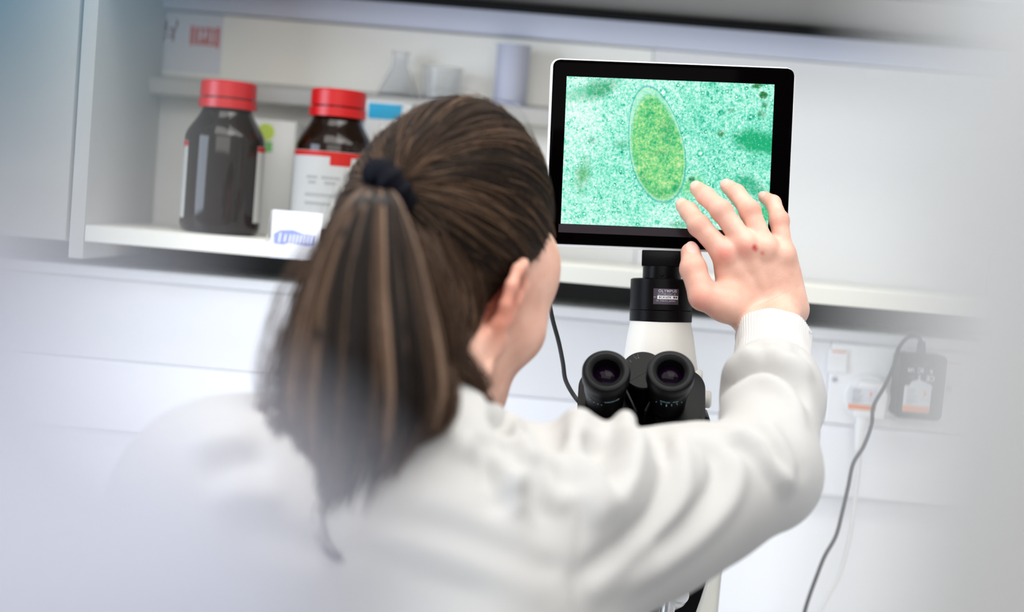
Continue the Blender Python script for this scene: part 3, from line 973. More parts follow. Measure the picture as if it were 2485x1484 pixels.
def eyepiece(px, py, marks):
    c = ml(px, py, 1.285)
    f = axes(c, EX, EU, ED)
    k = px2m(1.285)
    ro, rt = 59 * k, 54 * k
    ri = 34 * k
    cup = obj('eyepiece', lathe([(rt, -0.0185), (rt * 1.01, -0.017), (ro, -0.0135), (ro, -0.0022), (ro - 0.0012, -0.0003), (ro - 0.0026, 0.0002),
                                 (44.5 * k, 0.0), (44 * k, -0.0006), (43.2 * k, -0.0006), (42.6 * k, 0.0), (ri + 0.002, -0.0004), (ri, -0.0022), (ri * 0.96, -0.0095), (ri * 0.90, -0.0120), (0, -0.0122)], 72, f), M['rubber'], ms)
    obj('lens', lathe([(ri * 0.93, -0.0112), (ri * 0.7, -0.0098), (ri * 0.4, -0.0088), (0, -0.0084)], 48, f), M['lens'], cup)
    obj('barrel', lathe([(0, -0.0187), (rt, -0.0187), (rt, -0.0255), (rt - 0.0006, -0.0260), (rt * 0.99, -0.0265), (rt * 0.97, -0.034), (rt * 0.93, -0.0345), (rt * 0.88, -0.058), (0, -0.058)], 64, f), M['black'], cup)
    for (ang, z, w_, h_) in marks:
        a = R(ang)
        rr = (rt if z > -0.0262 else rt * 0.98) + 0.0001
        n = Vector((math.sin(a), -math.cos(a), 0))
        t = Vector((math.cos(a), math.sin(a), 0))
        q = axes(Vector((n.x * rr, n.y * rr, z)), t, Vector((0, 0, 1)), n)
        obj('scale_mark', bx(-w_, w_, -h_, h_, -0.0002, 0.0002).copy() if False else bx(-w_, w_, -h_, h_, -0.0002, 0.0002), M['print_t'], cup).data.transform(f @ q)
    return cup, f, rt


mk = [(a, -0.0300, 0.0003, 0.0004) for a in (-42, -30, -18, -8)]
cupl, fl_, rt_ = eyepiece(1471.5, 897.5, mk)
mk = [(a, -0.0275, 0.0005, 0.0002) for a in (-20, -5, 8, 22)] + [(a, -0.0300, 0.0003, 0.0004) for a in (-34, -19, 9, 24, 38)] + [(-5, -0.0305, 0.0004, 0.0011)]
cupr, fr_, rt_ = eyepiece(1628, 898.5, mk)


def ring_text(s, size, ang, z, f, rt, parent):
    t = text_bm(s, size, Matrix.Identity(4), 0, 0.00004)
    for v in t.verts:
        a = R(ang) + v.co.x / rt
        rr = rt + 0.0002 + v.co.z
        v.co = f @ Vector((rr * math.sin(a), -rr * math.cos(a), z + v.co.y))
    obj('print', t, M['print_t'], parent)


ring_text('WHN10X-H/22', 0.0022, 20, -0.0240, fl_, rt_, cupl)
ring_text('WHN10X', 0.0022, -10, -0.0235, fr_, rt_, cupr)
ring_text('FN22', 0.0022, 18, -0.0235, fr_, rt_, cupr)

# housings behind the eyepieces
kh = px2m(1.33)
for nm, (x0, x1), dz in (('left', (1402, 1528), 0), ('right', (1590, 1713), 0)):
    cx = (x0 + x1) / 2
    c = ml(cx, 962, 1.335) - ED * 0.006
    f = axes(c, EX, EU, ED)
    hw = (x1 - x0) / 2 * kh
    lo, hi = -0.036, 0.034
    m4 = f @ Matrix(((1, 0, 0, 0), (0, 0, 1, 0), (0, -1, 0, 0), (0, 0, 0, 1))) @ Matrix.Identity(4)
    bm = prism(rrect(-hw, hw, lo, hi, 0.021, 10), 0.0, 0.034, 0.003, 3)
    bmesh.ops.transform(bm, matrix=axes(c, EX, -ED, EU), verts=bm.verts)
    hs = obj('eyepiece_housing', bm, M['black'], ms)
    bm = prism(rrect(-hw + 0.0045, hw - 0.0045, lo + 0.0045, hi - 0.0045, 0.018, 10), -0.0016, 0.002, 0.0008, 2)
    bmesh.ops.transform(bm, matrix=axes(c, EX, -ED, EU), verts=bm.verts)
    obj('raised_face', bm, M['gloss'] if False else M['black'], hs)
# centre disc with its diagonal joint and scale
c = ml(1562, 897, 1.335)
f = axes(c, EX, EU, ED)
rd = 53 * kh
dsk = obj('interpupillary_disc', lathe([(0, 0), (rd - 0.0012, 0), (rd, -0.0012), (rd, -0.03), (0, -0.03)], 64, f), M['black'], ms)
bm = bx(-rd * 0.86, rd * 0.86, -0.0004, 0.0004, -0.0002, 0.0003)
bmesh.ops.transform(bm, matrix=f @ Matrix.Translation((0, -0.003, 0)) @ Matrix.Rotation(R(36), 4, 'Z'), verts=bm.verts)
obj('joint_line', bm, M['black_gap'], dsk)
for s, x, y, a in (('3.4', -0.0065, 0.0125, 14), ('5', -0.0125, 0.0085, 30), ('|', -0.006, 0.0158, 10), ('|', -0.0095, 0.0142, 20)):
    obj('scale_print', text_bm(s, 0.0034, f @ Matrix.Translation((x, y, 0.0002)) @ Matrix.Rotation(R(a), 4, 'Z'), 0, 0.00005), mat('engraved_print', srgb(70, 78, 86), 0.5), dsk)
# the body of the head below
c = ml(1560, 1010, 1.36)
f = axes(c, EX, -ED, EU)
bm = prism(rrect(-0.055, 0.056, -0.05, 0.03, 0.012, 6), 0.0, 0.05, 0.004, 3)
bmesh.ops.transform(bm, matrix=f, verts=bm.verts)
obj('binocular_body', bm, M['black'], ms)
for x, s in ((1530, 1), (1582, -1)):
    c = ml(x, 968, 1.322)
    bm = bx(-0.0012, 0.0012, -0.014, 0.014, -0.02, 0.0, 0.0004)
    bmesh.ops.transform(bm, matrix=axes(c, EX, EU, ED) @ Matrix.Rotation(R(25 * s), 4, 'Z'), verts=bm.verts)
    obj('hinge_rib', bm, M['black'], ms)
a0 = ml(1640, 1080, 1.335)
obj('front_cover', bx(a0.x - 0.02, a0.x + 0.03, a0.y, a0.y + 0.06, a0.z - 0.05, a0.z + 0.03, 0.004), M['black'], ms)

# nosepiece, objectives, stage, arm, focus, base
zb = ml(1603, 1040, 1.40).z
ox = C0.x - 0.004
obj('head_mount', bx(ox - 0.04, ox + 0.045, -0.045, 0.06, zb - 0.055, zb - 0.005, 0.006), M['cream'], ms)
obj('nosepiece', lathe([(0, 0), (0.034, 0), (0.036, -0.006), (0.03, -0.018), (0, -0.02)], 48, Matrix.Translation((ox, -0.01, zb - 0.0555))), M['anod'], ms)
for k in range(4):
    a = R(45 + 90 * k)
    L0 = (0.03, 0.034, 0.036, 0.026)[k]
    obj('objective', lathe([(0, 0), (0.011, 0), (0.011, -L0 * 0.6), (0.006, -L0), (0, -L0)], 28, Matrix.Translation((ox + 0.021 * math.cos(a), -0.01 + 0.021 * math.sin(a), zb - 0.073))), M['silver'], ms)
zst = zb - 0.135
obj('stage', bx(ox - 0.085, ox + 0.030, -0.075, 0.05, zst - 0.012, zst, 0.003), M['anod'], ms)
obj('slide', bx(ox - 0.060, ox + 0.014, -0.023, 0.002, zst + 0.0002, zst + 0.0012), M['clear'], ms)
ra = ml(1757, 1440, 1.42).x
la = ml(1470, 1440, 1.42).x
arm = prism([(0.062, 0.03), (0.145, 0.03), (0.15, zb - 0.09), (0.14, zb - 0.03), (0.12, zb - 0.004), (0.03, zb - 0.004), (0.03, zb - 0.055), (0.055, zb - 0.06), (0.07, zb - 0.10)], la + 0.03, ra, 0.006, 3, mtx=Matrix(((0, 1, 0, 0), (1, 0, 0, 0), (0, 0, 1, 0), (0, 0, 0, 1))))
obj('arm', arm, M['cream'], ms)
# dark front cover of the arm with curved right edge
pts = [ml(x, y, 1.405) for x, y in ((1716, 1372), (1717, 1388), (1712, 1420), (1700, 1455), (1688, 1490), (1672, 1540), (1560, 1540), (1520, 1450), (1560, 1372))]
obj('arm_cover', prism([(p.x, p.z) for p in pts], pts[0].y, 0.075, 0.003, 2), M['black'], ms)
pts2 = [ml(x, y, 1.408) for x, y in ((1724, 1366), (1725, 1390), (1720, 1424), (1708, 1459), (1696, 1494), (1678, 1548), (1550, 1548), (1505, 1450), (1545, 1366))]
obj('arm_trim', prism([(p.x, p.z) for p in pts2], pts2[0].y, 0.074, 0.003, 2), M['lower_beige'], ms)
# focus knobs
kc = ml(1642, 1432, 1.375)
ax_ = Vector((0.42, -0.62, 0.66)).normalized()
tx = ax_.cross(Vector((0, 0, 1))).normalized()
KN = axes(kc, tx, ax_.cross(tx) * -1, ax_)
bm = lathe([(0, 0.001), (0.0125, 0.001), (0.0142, -0.0005), (0.0146, -0.0055), (0.0138, -0.006), (0.0138, -0.0066), (0.0150, -0.0072), (0.0138, -0.016), (0.0115, -0.020), (0, -0.02)], 48, KN)
obj('focus_knob', bm, M['silver'], ms)
obj('knob_shaft', tube([kc - ax_ * 0.019, kc - ax_ * 0.045], 0.006, 16, smooth=1), M['steel'], ms)
k2 = ml(1619, 1494, 1.372)
obj('clamp_knob', lathe([(0, 0.02), (0.006, 0.02), (0.0068, 0.0188), (0.0068, -0.02), (0, -0.02)], 24, Matrix.Translation(k2)), M['silver'], ms)
for s in (-1, 1):
    fx = ra + 0.0205 if s > 0 else la - 0.0005
    obj('coarse_knob', lathe([(0, 0.03), (0.02, 0.03), (0.022, 0.028), (0.022, 0.0), (0, 0.0)], 40, axes(Vector((fx, 0.10, 0.024)), Vector((0, 1, 0)), Vector((0, 0, s)), Vector((s, 0, 0)))), M['black'], ms)
obj('base', bx(la + 0.0, ra + 0.02, -0.10, 0.16, 0.0003, 0.045, 0.012, 3), M['cream'], ms)
obj('lamp_port', lathe([(0, 0.02), (0.022, 0.02), (0.026, 0.0), (0, 0.0)], 36, Matrix.Translation((ox, -0.01, 0.0455))), M['anod'], ms)
obj('condenser', lathe([(0, 0), (0.025, 0), (0.025, -0.035), (0, -0.035)], 36, Matrix.Translation((ox, -0.01, zst - 0.0125))), M['anod'], ms)

# ------------------------------------------------------------------ near bottles on a tall rack, out of focus beside the lens
ZR = CAM.z - 0.135
rk = thing('bottle_rack', 'tall steel rack with a white top board standing close to the camera', 'rack', (0, 0.14, 0))
obj('top_board', bx(-0.32, 0.32, -0.07, 0.07, ZR - 0.014, ZR, 0.002), M['white_board'], rk)
obj('lower_board', bx(-0.32, 0.32, -0.07, 0.07, 0.30, 0.314, 0.002), M['white_board'], rk)
for sx in (-0.31, 0.31):
    for sy in (-0.06, 0.06):
        obj('post', tube([(sx, sy, 0.0), (sx, sy, ZR - 0.0141)], 0.008, 14, smooth=1), M['steel'], rk)


def near_bottle(label, px, d, k, rcap, body, colm, capm, zc0, colr_h=0.0):
    c = P(px, 742, d)
    t = thing('plastic_bottle', label, 'bottle', (c.x, c.y, ZR + 0.0003))
    prof = [(0, 0.001), (body[-1][0] * 0.9, 0.0), (body[-1][0], 0.006)] + [(r, z - ZR) for r, z in body[::-1]] + [(0, body[0][1] - ZR)]
    obj('body', lathe(prof, 64), M[colm], t)
    z0 = body[0][1] - ZR
    if colr_h:
        obj('screw_collar', lathe([(rcap * 0.7, z0 + 0.0002), (rcap * 1.02, z0 + 0.0002), (rcap * 1.02, z0 + colr_h), (rcap * 0.7, z0 + colr_h)], 56), M['collar_pl'], t)
        z0 += colr_h + 0.0022
    obj('cap', lathe([(rcap * 0.8, z0 - 0.002), (rcap, z0 - 0.002), (rcap, z0 + zc0), (rcap - 0.002, z0 + zc0 + 0.003), (0, z0 + zc0 + 0.003)], 56), M[capm], t)
    return t


dL = 0.107
zz = lambda py: P(-300, py, dL).z
kk = dL / FPX
near_bottle('white plastic bottle with blue cap, blurred at the left edge', -290, dL, kk, 560 * kk,
            [(560 * kk, zz(440)), (560 * kk, zz(620)), (565 * kk, zz(800)), (700 * kk, zz(970)), (1020 * kk, zz(1130)), (1170 * kk, zz(1280)), (1210 * kk, zz(1450))], 'white_pl', 'blue_cap', 0.03, zz(150) - zz(440))
dR = 0.135
kk = dR / FPX
z2 = lambda py: P(3300, py, dR).z
near_bottle('pale grey plastic bottle, blurred at the right edge', 3385, dR, kk, 700 * kk,
            [(700 * kk, z2(-900)), (980 * kk, z2(-760)), (1130 * kk, z2(-500)), (1180 * kk, z2(-200)), (1180 * kk, z2(1300))], 'grey_pl', 'grey_cap', 0.02)

# ------------------------------------------------------------------ implicit-surface tools for the figure
class Grid:
    def __init__(s, lo, hi, h):
        s.lo, s.h = np.array(lo, float), h
        s.n = np.ceil((np.array(hi) - s.lo) / h).astype(int) + 1
        s.f = np.full(s.n, 1.0, np.float32)

    def box(s, lo, hi):
        i0 = np.clip(np.floor((np.array(lo) - s.lo) / s.h).astype(int), 0, s.n)
        i1 = np.clip(np.ceil((np.array(hi) - s.lo) / s.h).astype(int) + 1, 0, s.n)
        if np.any(i1 <= i0):
            return None, None
        ax = [(s.lo[k] + s.h * np.arange(i0[k], i1[k])).astype(np.float32) for k in range(3)]
        return tuple(slice(i0[k], i1[k]) for k in range(3)), (ax[0][:, None, None], ax[1][None, :, None], ax[2][None, None, :])

    def put(s, fn, lo, hi, k=0.0, op='add'):
        pad = 0.02 + k
        sl, X = s.box(np.array(lo) - pad, np.array(hi) + pad)
        if sl is None:
            return
        d = fn(*X)
        a = s.f[sl]
        if op == 'sub':
            s.f[sl] = -smin(-a, d, k)
        else:
            s.f[sl] = smin(a, d, k)

    def cap(s, a, b, ra, rb, k=0.0, op='add'):
        a, b = np.array(a, float), np.array(b, float)
        r = max(ra, rb)
        s.put(lambda x, y, z: f_cap(x, y, z, a, b, ra, rb), np.minimum(a, b) - r, np.maximum(a, b) + r, k, op)

    def ell(s, c, r, k=0.0, rot=None, op='add'):
        c, r = np.array(c, float), np.array(r, float)
        s.put(lambda x, y, z: f_ell(x, y, z, c, r, rot), c - r.max(), c + r.max(), k, op)

    def mesh(s):
        return nets(s.f, s.lo, s.h)


def smin(a, b, k):
    if k <= 0:
        return np.minimum(a, b)
    h = np.clip(0.5 + 0.5 * (b - a) / k, 0, 1)
    return (b + (a - b) * h - k * h * (1 - h)).astype(np.float32)


def f_cap(x, y, z, a, b, ra, rb):
    d = b - a
    L2 = max(float(d @ d), 1e-12)
    t = np.clip(((x - a[0]) * d[0] + (y - a[1]) * d[1] + (z - a[2]) * d[2]) / L2, 0, 1)
    return np.sqrt((x - a[0] - t * d[0]) ** 2 + (y - a[1] - t * d[1]) ** 2 + (z - a[2] - t * d[2]) ** 2) - (ra + (rb - ra) * t)


def f_ell(x, y, z, c, r, rot=None):
    X, Y, Z = x - c[0], y - c[1], z - c[2]
    if rot is not None:      # rows are the ellipsoid's axes
        X, Y, Z = (X * rot[0][0] + Y * rot[0][1] + Z * rot[0][2], X * rot[1][0] + Y * rot[1][1] + Z * rot[1][2], X * rot[2][0] + Y * rot[2][1] + Z * rot[2][2])
    k0 = np.sqrt((X / r[0]) ** 2 + (Y / r[1]) ** 2 + (Z / r[2]) ** 2)
    k1 = np.sqrt((X / r[0] ** 2) ** 2 + (Y / r[1] ** 2) ** 2 + (Z / r[2] ** 2) ** 2) + 1e-9
    return k0 * (k0 - 1) / k1


def nets(f, lo, h):
    """naive surface nets: vertices (n,3) and quads (m,4)."""
    ins = f < 0
    nx, ny, nz = f.shape
    c = ins[:-1, :-1, :-1].astype(np.int8)
    cnt = np.zeros((nx - 1, ny - 1, nz - 1), np.int8)
    for dx in (0, 1):
        for dy in (0, 1):
            for dz in (0, 1):
                cnt += ins[dx:nx - 1 + dx, dy:ny - 1 + dy, dz:nz - 1 + dz]
    act = (cnt > 0) & (cnt < 8)
    idx = np.argwhere(act)
    vid = np.full(act.shape, -1, np.int32)
    vid[act] = np.arange(len(idx))
    acc = np.zeros((len(idx), 3))
    num = np.zeros(len(idx))
    corners = [(a, b, cc) for a in (0, 1) for b in (0, 1) for cc in (0, 1)]
    vals = {q: f[idx[:, 0] + q[0], idx[:, 1] + q[1], idx[:, 2] + q[2]] for q in corners}
    for q in corners:
        for ax in range(3):
            if q[ax]:
                continue
            p = list(q)
            p[ax] = 1
            p = tuple(p)
            a, b = vals[q], vals[p]
            cr = (a < 0) != (b < 0)
            t = a / np.where(cr, a - b, 1)
            pos = np.zeros((len(idx), 3))
            pos[:] = q
            pos[:, ax] = t
            acc += pos * cr[:, None]
            num += cr
    V = lo + h * (idx + acc / np.maximum(num, 1)[:, None])
    Q = []
    for ax in range(3):
        o1, o2 = [k for k in range(3) if k != ax]
        sl0 = [slice(None)] * 3
        sl1 = [slice(None)] * 3
        sl0[ax], sl1[ax] = slice(0, -1), slice(1, None)
        for k in (o1, o2):
            sl0[k] = slice(1, -1)
            sl1[k] = slice(1, -1)
        A, B = ins[tuple(sl0)], ins[tuple(sl1)]
        e = np.argwhere(A != B)
        flip = A[A != B]
        e[:, o1] += 1
        e[:, o2] += 1
        ids = []
        for d1, d2 in ((0, 0), (1, 0), (1, 1), (0, 1)):
            g = e.copy()
            g[:, o1] -= d1
            g[:, o2] -= d2
            ids.append(vid[g[:, 0], g[:, 1], g[:, 2]])
        q = np.stack(ids, 1)
        if ax == 1:
            flip = ~flip
        q[~flip] = q[~flip][:, ::-1]
        Q.append(q)
    return V, np.concatenate(Q)


def to_mesh(name, V, Q):
    me = bpy.data.meshes.new(name)
    me.vertices.add(len(V))
    me.vertices.foreach_set('co', np.asarray(V, np.float32).ravel())
    me.loops.add(len(Q) * 4)
    me.loops.foreach_set('vertex_index', np.asarray(Q, np.int32).ravel())
    me.polygons.add(len(Q))
    me.polygons.foreach_set('loop_start', np.arange(0, len(Q) * 4, 4, dtype=np.int32))
    me.polygons.foreach_set('loop_total', np.full(len(Q), 4, np.int32))
    me.update(calc_edges=True)
    me.validate()
    return me


def keep(V, Q, mask):
    """drop vertices where mask is False, and their quads."""
    new = np.cumsum(mask) - 1
    q = Q[mask[Q].all(1)]
    used = np.zeros(len(V), bool)
    used[q.ravel()] = True
    new = np.cumsum(used) - 1
    return V[used], new[q]


def smooth_v(V, Q, n=3, lam=0.5):
    E = np.concatenate([Q[:, [0, 1]], Q[:, [1, 2]], Q[:, [2, 3]], Q[:, [3, 0]]])
    E = np.concatenate([E, E[:, ::-1]])
    deg = np.bincount(E[:, 0], minlength=len(V)).astype(float)
    for it in range(n):
        for l in (lam, -lam * 1.04):
            S = np.stack([np.bincount(E[:, 0], weights=V[E[:, 1], k], minlength=len(V)) for k in range(3)], 1)
            V = V + l * (S / np.maximum(deg, 1)[:, None] - V)
    return V


def normals(V, Q):
    n = np.cross(V[Q[:, 2]] - V[Q[:, 0]], V[Q[:, 3]] - V[Q[:, 1]])
    N = np.zeros_like(V)
    for k in range(4):
        for a in range(3):
            N[:, a] += np.bincount(Q[:, k], weights=n[:, a], minlength=len(V))
    return N / (np.linalg.norm(N, axis=1, keepdims=True) + 1e-12)


A3 = lambda v: np.array(v, float)

# ------------------------------------------------------------------ skeleton (world space)
sh_r, el_r, wr_r = P(1300, 1215, 1.06), P(1862, 1120, 1.175), P(1876, 775, 1.352)
sh_l, el_l = P(560, 1250, 0.985), P(330, 1720, 1.06)
neck0 = P(1020, 1015, 1.07)
chest = P(980, 1400, 1.12)
pelvis = P(900, 2050, 1.02)
SC = 1.0                                      # head size
HROT = Matrix.Rotation(R(7), 4, 'Y') @ Matrix.Rotation(R(-39), 4, 'Z') @ Matrix.Rotation(R(-8), 4, 'X')
HC = P(1232, 736, 1.135) - HROT @ Vector((0.084 * SC, -0.012 * SC, 0))   # head centre, from the right ear
HEAD = Matrix.Translation(HC) @ HROT @ Matrix.Scale(SC, 4)
hm = np.array(HEAD)
HI = HEAD.inverted()


def hw(p):
    return A3(HEAD @ Vector(p))


hrot = np.array(HROT)[:3, :3].T                # rows: head axes in world


def rot_local(deg, axis):
    """axes (rows, world) of a frame turned inside the head."""
    m = np.array(HROT @ Matrix.Rotation(R(deg), 4, axis))[:3, :3].T
    return m


# ------------------------------------------------------------------ head
def head_grid():
    c = A3(HC)
    G = Grid(c - [0.15, 0.15, 0.19], c + [0.15, 0.15, 0.15], 0.0021)
    E = lambda p, r, k, rot=hrot, op='add': G.ell(hw(p), A3(r) * SC, k, rot, op)
    C = lambda a, b, ra, rb, k, op='add': G.cap(hw(a), hw(b), ra * SC, rb * SC, k, op)
    E((0, -0.012, 0.028), (0.0715, 0.091, 0.085), 0)
    E((0, 0.036, -0.022), (0.060, 0.056, 0.080), 0.03)
    E((0, 0.040, -0.066), (0.047, 0.044, 0.036), 0.03)
    E((0, 0.074, -0.090), (0.017, 0.014, 0.015), 0.025)
    for s in (-1, 1):
        E((s * 0.050, 0.042, 0.030), (0.021, 0.040, 0.042), 0.02)
        E((s * 0.047, 0.056, -0.020), (0.023, 0.024, 0.022), 0.025)
        C((s * 0.058, 0.0, -0.055), (s * 0.040, 0.05, -0.086), 0.012, 0.012, 0.03)
        E((s * 0.031, 0.098, 0.002), (0.016, 0.012, 0.010), 0.012, op='sub')
        E((s * 0.031, 0.0815, 0.001), (0.0122, 0.0122, 0.0118), 0.002)
        C((s * 0.012, 0.090, 0.020), (s * 0.044, 0.079, 0.021), 0.007, 0.006, 0.014)
        E((s * 0.010, 0.100, -0.034), (0.008, 0.009, 0.007), 0.006)
        C((s * 0.020, 0.088, 0.0095), (s * 0.042, 0.081, 0.006), 0.0032, 0.003, 0.004)
    C((0, 0.094, 0.010), (0, 0.108, -0.030), 0.006, 0.0095, 0.012)
    for z, r, y in ((-0.057, 0.0055, 0.0925), (-0.066, 0.0062, 0.0915)):
        C((-0.019, y - 0.008, z), (0, y, z + 0.001), r * 0.7, r, 0.006)
        C((0.019, y - 0.008, z), (0, y, z + 0.001), r * 0.7, r, 0.006)
    C((-0.018, 0.095, -0.0615), (0.018, 0.095, -0.0615), 0.0012, 0.0012, 0.003, 'sub')
    # ears: shell, helix rim, concha hollow and lobe, standing off the skull
    for s in (-1, 1):
        def e(y, z, o=0.0):
            # ear plane: y back/forth, z up, o outwards; flares away from the head at the back
            return (s * (0.0735 + o + max(0.0, (-y + 0.006)) * 0.52), y, z)
        rot = np.array(HROT @ Matrix.Rotation(R(s * 26), 4, 'Z'))[:3, :3].T
        G.ell(hw(e(-0.010, 0.000, 0.002)), (0.0042, 0.0165, 0.028), 0.004, rot)
        rim = [(0.008, 0.004), (0.011, 0.018), (0.005, 0.030), (-0.007, 0.034), (-0.019, 0.028), (-0.0255, 0.014), (-0.025, -0.002), (-0.020, -0.016), (-0.012, -0.027), (-0.004, -0.034)]
        for (y0, z0), (y1, z1) in zip(rim, rim[1:]):
            C(e(y0, z0, 0.003), e(y1, z1, 0.003), 0.0046, 0.0046, 0.003)
        G.ell(hw(e(-0.006, -0.032, 0.002)), (0.0052, 0.0085, 0.0100), 0.005, rot)
        G.ell(hw(e(-0.006, -0.002, 0.0105)), (0.0085, 0.010, 0.014), 0.004, rot, 'sub')
        C(e(0.006, -0.004, 0.001), e(0.004, -0.013, 0.001), 0.005, 0.005, 0.004)
    # neck
    G.cap(hw((0, -0.022, -0.03)), A3(neck0), 0.053, 0.053, 0.03)
    for s in (-1, 1):
        G.cap(hw((s * 0.058, -0.022, -0.045)), A3(neck0) + hrot[1] * 0.04 + hrot[0] * s * 0.02, 0.013, 0.011, 0.02)
    return G


Gh = head_grid()
NECK_N = (A3(HC) - A3(neck0))
NECK_N /= np.linalg.norm(NECK_N)
NECK_P = A3(neck0) + NECK_N * 0.03
hV, hQ = Gh.mesh()
hV, hQ = keep(hV, hQ, (hV - NECK_P) @ NECK_N > 0)

# ------------------------------------------------------------------ right hand, fingertips on the screen
D0 = DM - 0.004
fingers = {      # pixel x, pixel y, depth, radius: knuckle, middle joint, end joint, tip
    'index': [(1757, 612, 1.338, 0.0108), (1696, 547, 1.346, 0.0099), (1672, 513, 1.362, 0.0088), (1658, 500, 1.3765, 0.0074)],
    'middle': [(1808, 592, 1.334, 0.0106), (1750, 510, 1.343, 0.0096), (1712, 475, 1.361, 0.0088), (1693, 458, 1.3765, 0.0075)],
    'ring': [(1856, 600, 1.337, 0.0102), (1819, 510, 1.346, 0.0095), (1787, 468, 1.363, 0.0084), (1766, 452, 1.3765, 0.0072)],
    'little': [(1901, 615, 1.344, 0.0094), (1891, 534, 1.350, 0.0085), (1876, 492, 1.364, 0.0074), (1856, 479, 1.3765, 0.0062)],
    'thumb': [(1762, 738, 1.333, 0.0140), (1706, 718, 1.331, 0.0136), (1682, 652, 1.340, 0.0116), (1676, 612, 1.350, 0.0094)],
}
hand_j = {k: [(A3(P(x, y, d)), r) for x, y, d, r in v] for k, v in fingers.items()}
wrist = A3(wr_r)
fore_dir = A3(el_r - wr_r)
fore_dir /= np.linalg.norm(fore_dir)


def build_hand(J, wrist, fdir, h=0.00115):
    pts = np.array([p for v in J.values() for p, _ in v] + [wrist + fdir * 0.09])
    G = Grid(pts.min(0) - 0.035, pts.max(0) + 0.035, h)
    mid = J['middle'][0][0]
    ax = mid - wrist
    L = np.linalg.norm(ax)
    ax = ax / L
    side = J['index'][0][0] - J['little'][0][0]
    side -= ax * (side @ ax)
    side /= np.linalg.norm(side)
    out = np.cross(ax, side)
    cam_ = A3(CAM)
    if out @ (cam_ - wrist) < 0:
        out = -out                       # back of the hand
    # palm slab from the knuckles to the wrist
    for n, tw in (('index', 0.020), ('middle', 0.007), ('ring', -0.007), ('little', -0.019)):
        k0 = J[n][0][0]
        G.cap(k0 - out * 0.003, wrist + side * tw * 0.95 + ax * 0.006, J[n][0][1] * 1.08, 0.0150, 0.010)
    G.ell(wrist + ax * L * 0.55 - out * 0.008, (0.036, L * 0.46, 0.0145), 0.014, np.array([side, ax, out]))
    # thenar and little-finger pads
    t0 = J['thumb'][0][0]
    G.cap(t0 - out * 0.002, wrist + side * 0.014 + ax * 0.006, 0.0140, 0.0150, 0.014)
    G.cap(t0 - out * 0.004, J['index'][0][0] * 0.45 + wrist * 0.55 - out * 0.006, 0.014, 0.014, 0.014)
    G.cap(J['little'][0][0] * 0.8 + wrist * 0.2 - out * 0.008, wrist - side * 0.02 - out * 0.004, 0.013, 0.0155, 0.014)
    # wrist and forearm, wider than deep
    for o in (-0.0135, 0.0, 0.0135):
        G.cap(wrist + side * o + ax * 0.012, wrist + side * o + fdir * 0.12, 0.0160, 0.0185, 0.010)
    # tendons
    for n in ('index', 'middle', 'ring', 'little'):
        k0 = J[n][0][0]
        G.cap(k0 + out * (J[n][0][1] * 0.55), wrist * 0.62 + k0 * 0.38 + out * 0.0112, 0.0030, 0.0022, 0.007)
        G.ell(k0 + out * (J[n][0][1] * 0.42), (0.0085, 0.0085, 0.0085), 0.009)
    # fingers, kept apart down to the webs
    FG = Grid(G.lo, G.lo + h, h)
    FG.n, FG.f = G.n, np.full(G.n, 1.0, np.float32)
    for n, v in J.items():
        F = Grid(G.lo, G.lo + h, h)
        F.n, F.f = G.n, np.full(G.n, 1.0, np.float32)
        for (a, ra), (b, rb) in zip(v, v[1:]):
            F.cap(a, b, ra, rb, 0.003)
        if n == 'thumb':
            F.ell(v[2][0], (v[2][1] * 1.05,) * 3, 0.004)
            G.f = smin(G.f, F.f, 0.008)
        else:
            F.ell(v[1][0] + out * 0.0006, (v[1][1] * 1.01,) * 3, 0.004)
            FG.f = smin(FG.f, F.f, 0.0010)
    G.f = smin(G.f, FG.f, 0.0045)
    for n, v in J.items():
        # nail: a flattened plate sunk a little into the end joint
        tip, r = v[3]
        d = v[3][0] - v[2][0]
        d /= np.linalg.norm(d)
        s2 = np.cross(d, out)
        s2 /= np.linalg.norm(s2)
        up = np.cross(s2, d)
        up *= np.sign(up @ out)
        G.ell(tip + up * r * 0.72 - d * 0.0005, (r * 0.70, r * 0.92, 0.0028), 0.0004, np.array([s2, d, up]))
    return G, side, ax, out


Gr, hside, hax, hout = build_hand(hand_j, wrist, fore_dir)
rV, rQ = Gr.mesh()
CUT_P = wrist + fore_dir * 0.075
rV, rQ = keep(rV, rQ, (rV - CUT_P) @ fore_dir < 0)
# left hand: the same hand mirrored, resting on the bench beside the microscope foot
hc_ = wrist
fr = np.array([hside, hax, hout])
wrist_l = np.array([-0.10, 1.26, BZ + 0.046])
axl = np.array([0.35, 0.93, -0.08]); axl /= np.linalg.norm(axl)
outl = np.array([0.0, 0.09, 1.0]); outl -= axl * (outl @ axl); outl /= np.linalg.norm(outl)
sidel = np.cross(axl, outl)                    # thumb towards +x
curl = {'index': (0, -.004, -.010, -.016), 'middle': (0, -.004, -.010, -.016), 'ring': (0, -.004, -.010, -.016), 'little': (0, -.003, -.008, -.012), 'thumb': (-.004, -.006, -.008, -.010)}
left_j = {}
for n, v in hand_j.items():
    l = []
    for q, (p, r) in enumerate(v):
        a = fr @ (p - wrist)
        l.append((wrist_l + sidel * a[0] + axl * a[1] + outl * curl[n][q], r))
    left_j[n] = l
elbow_l = A3(el_l)
fdl = elbow_l - wrist_l
fdl /= np.linalg.norm(fdl)


def build_left():
    global CAM
    G, s, a, o = build_hand(left_j, wrist_l, fdl, 0.0022)
    return G


Gl = build_left()
lV, lQ = Gl.mesh()
CUT_L = wrist_l + fdl * 0.075
lV, lQ = keep(lV, lQ, (lV - CUT_L) @ fdl < 0)


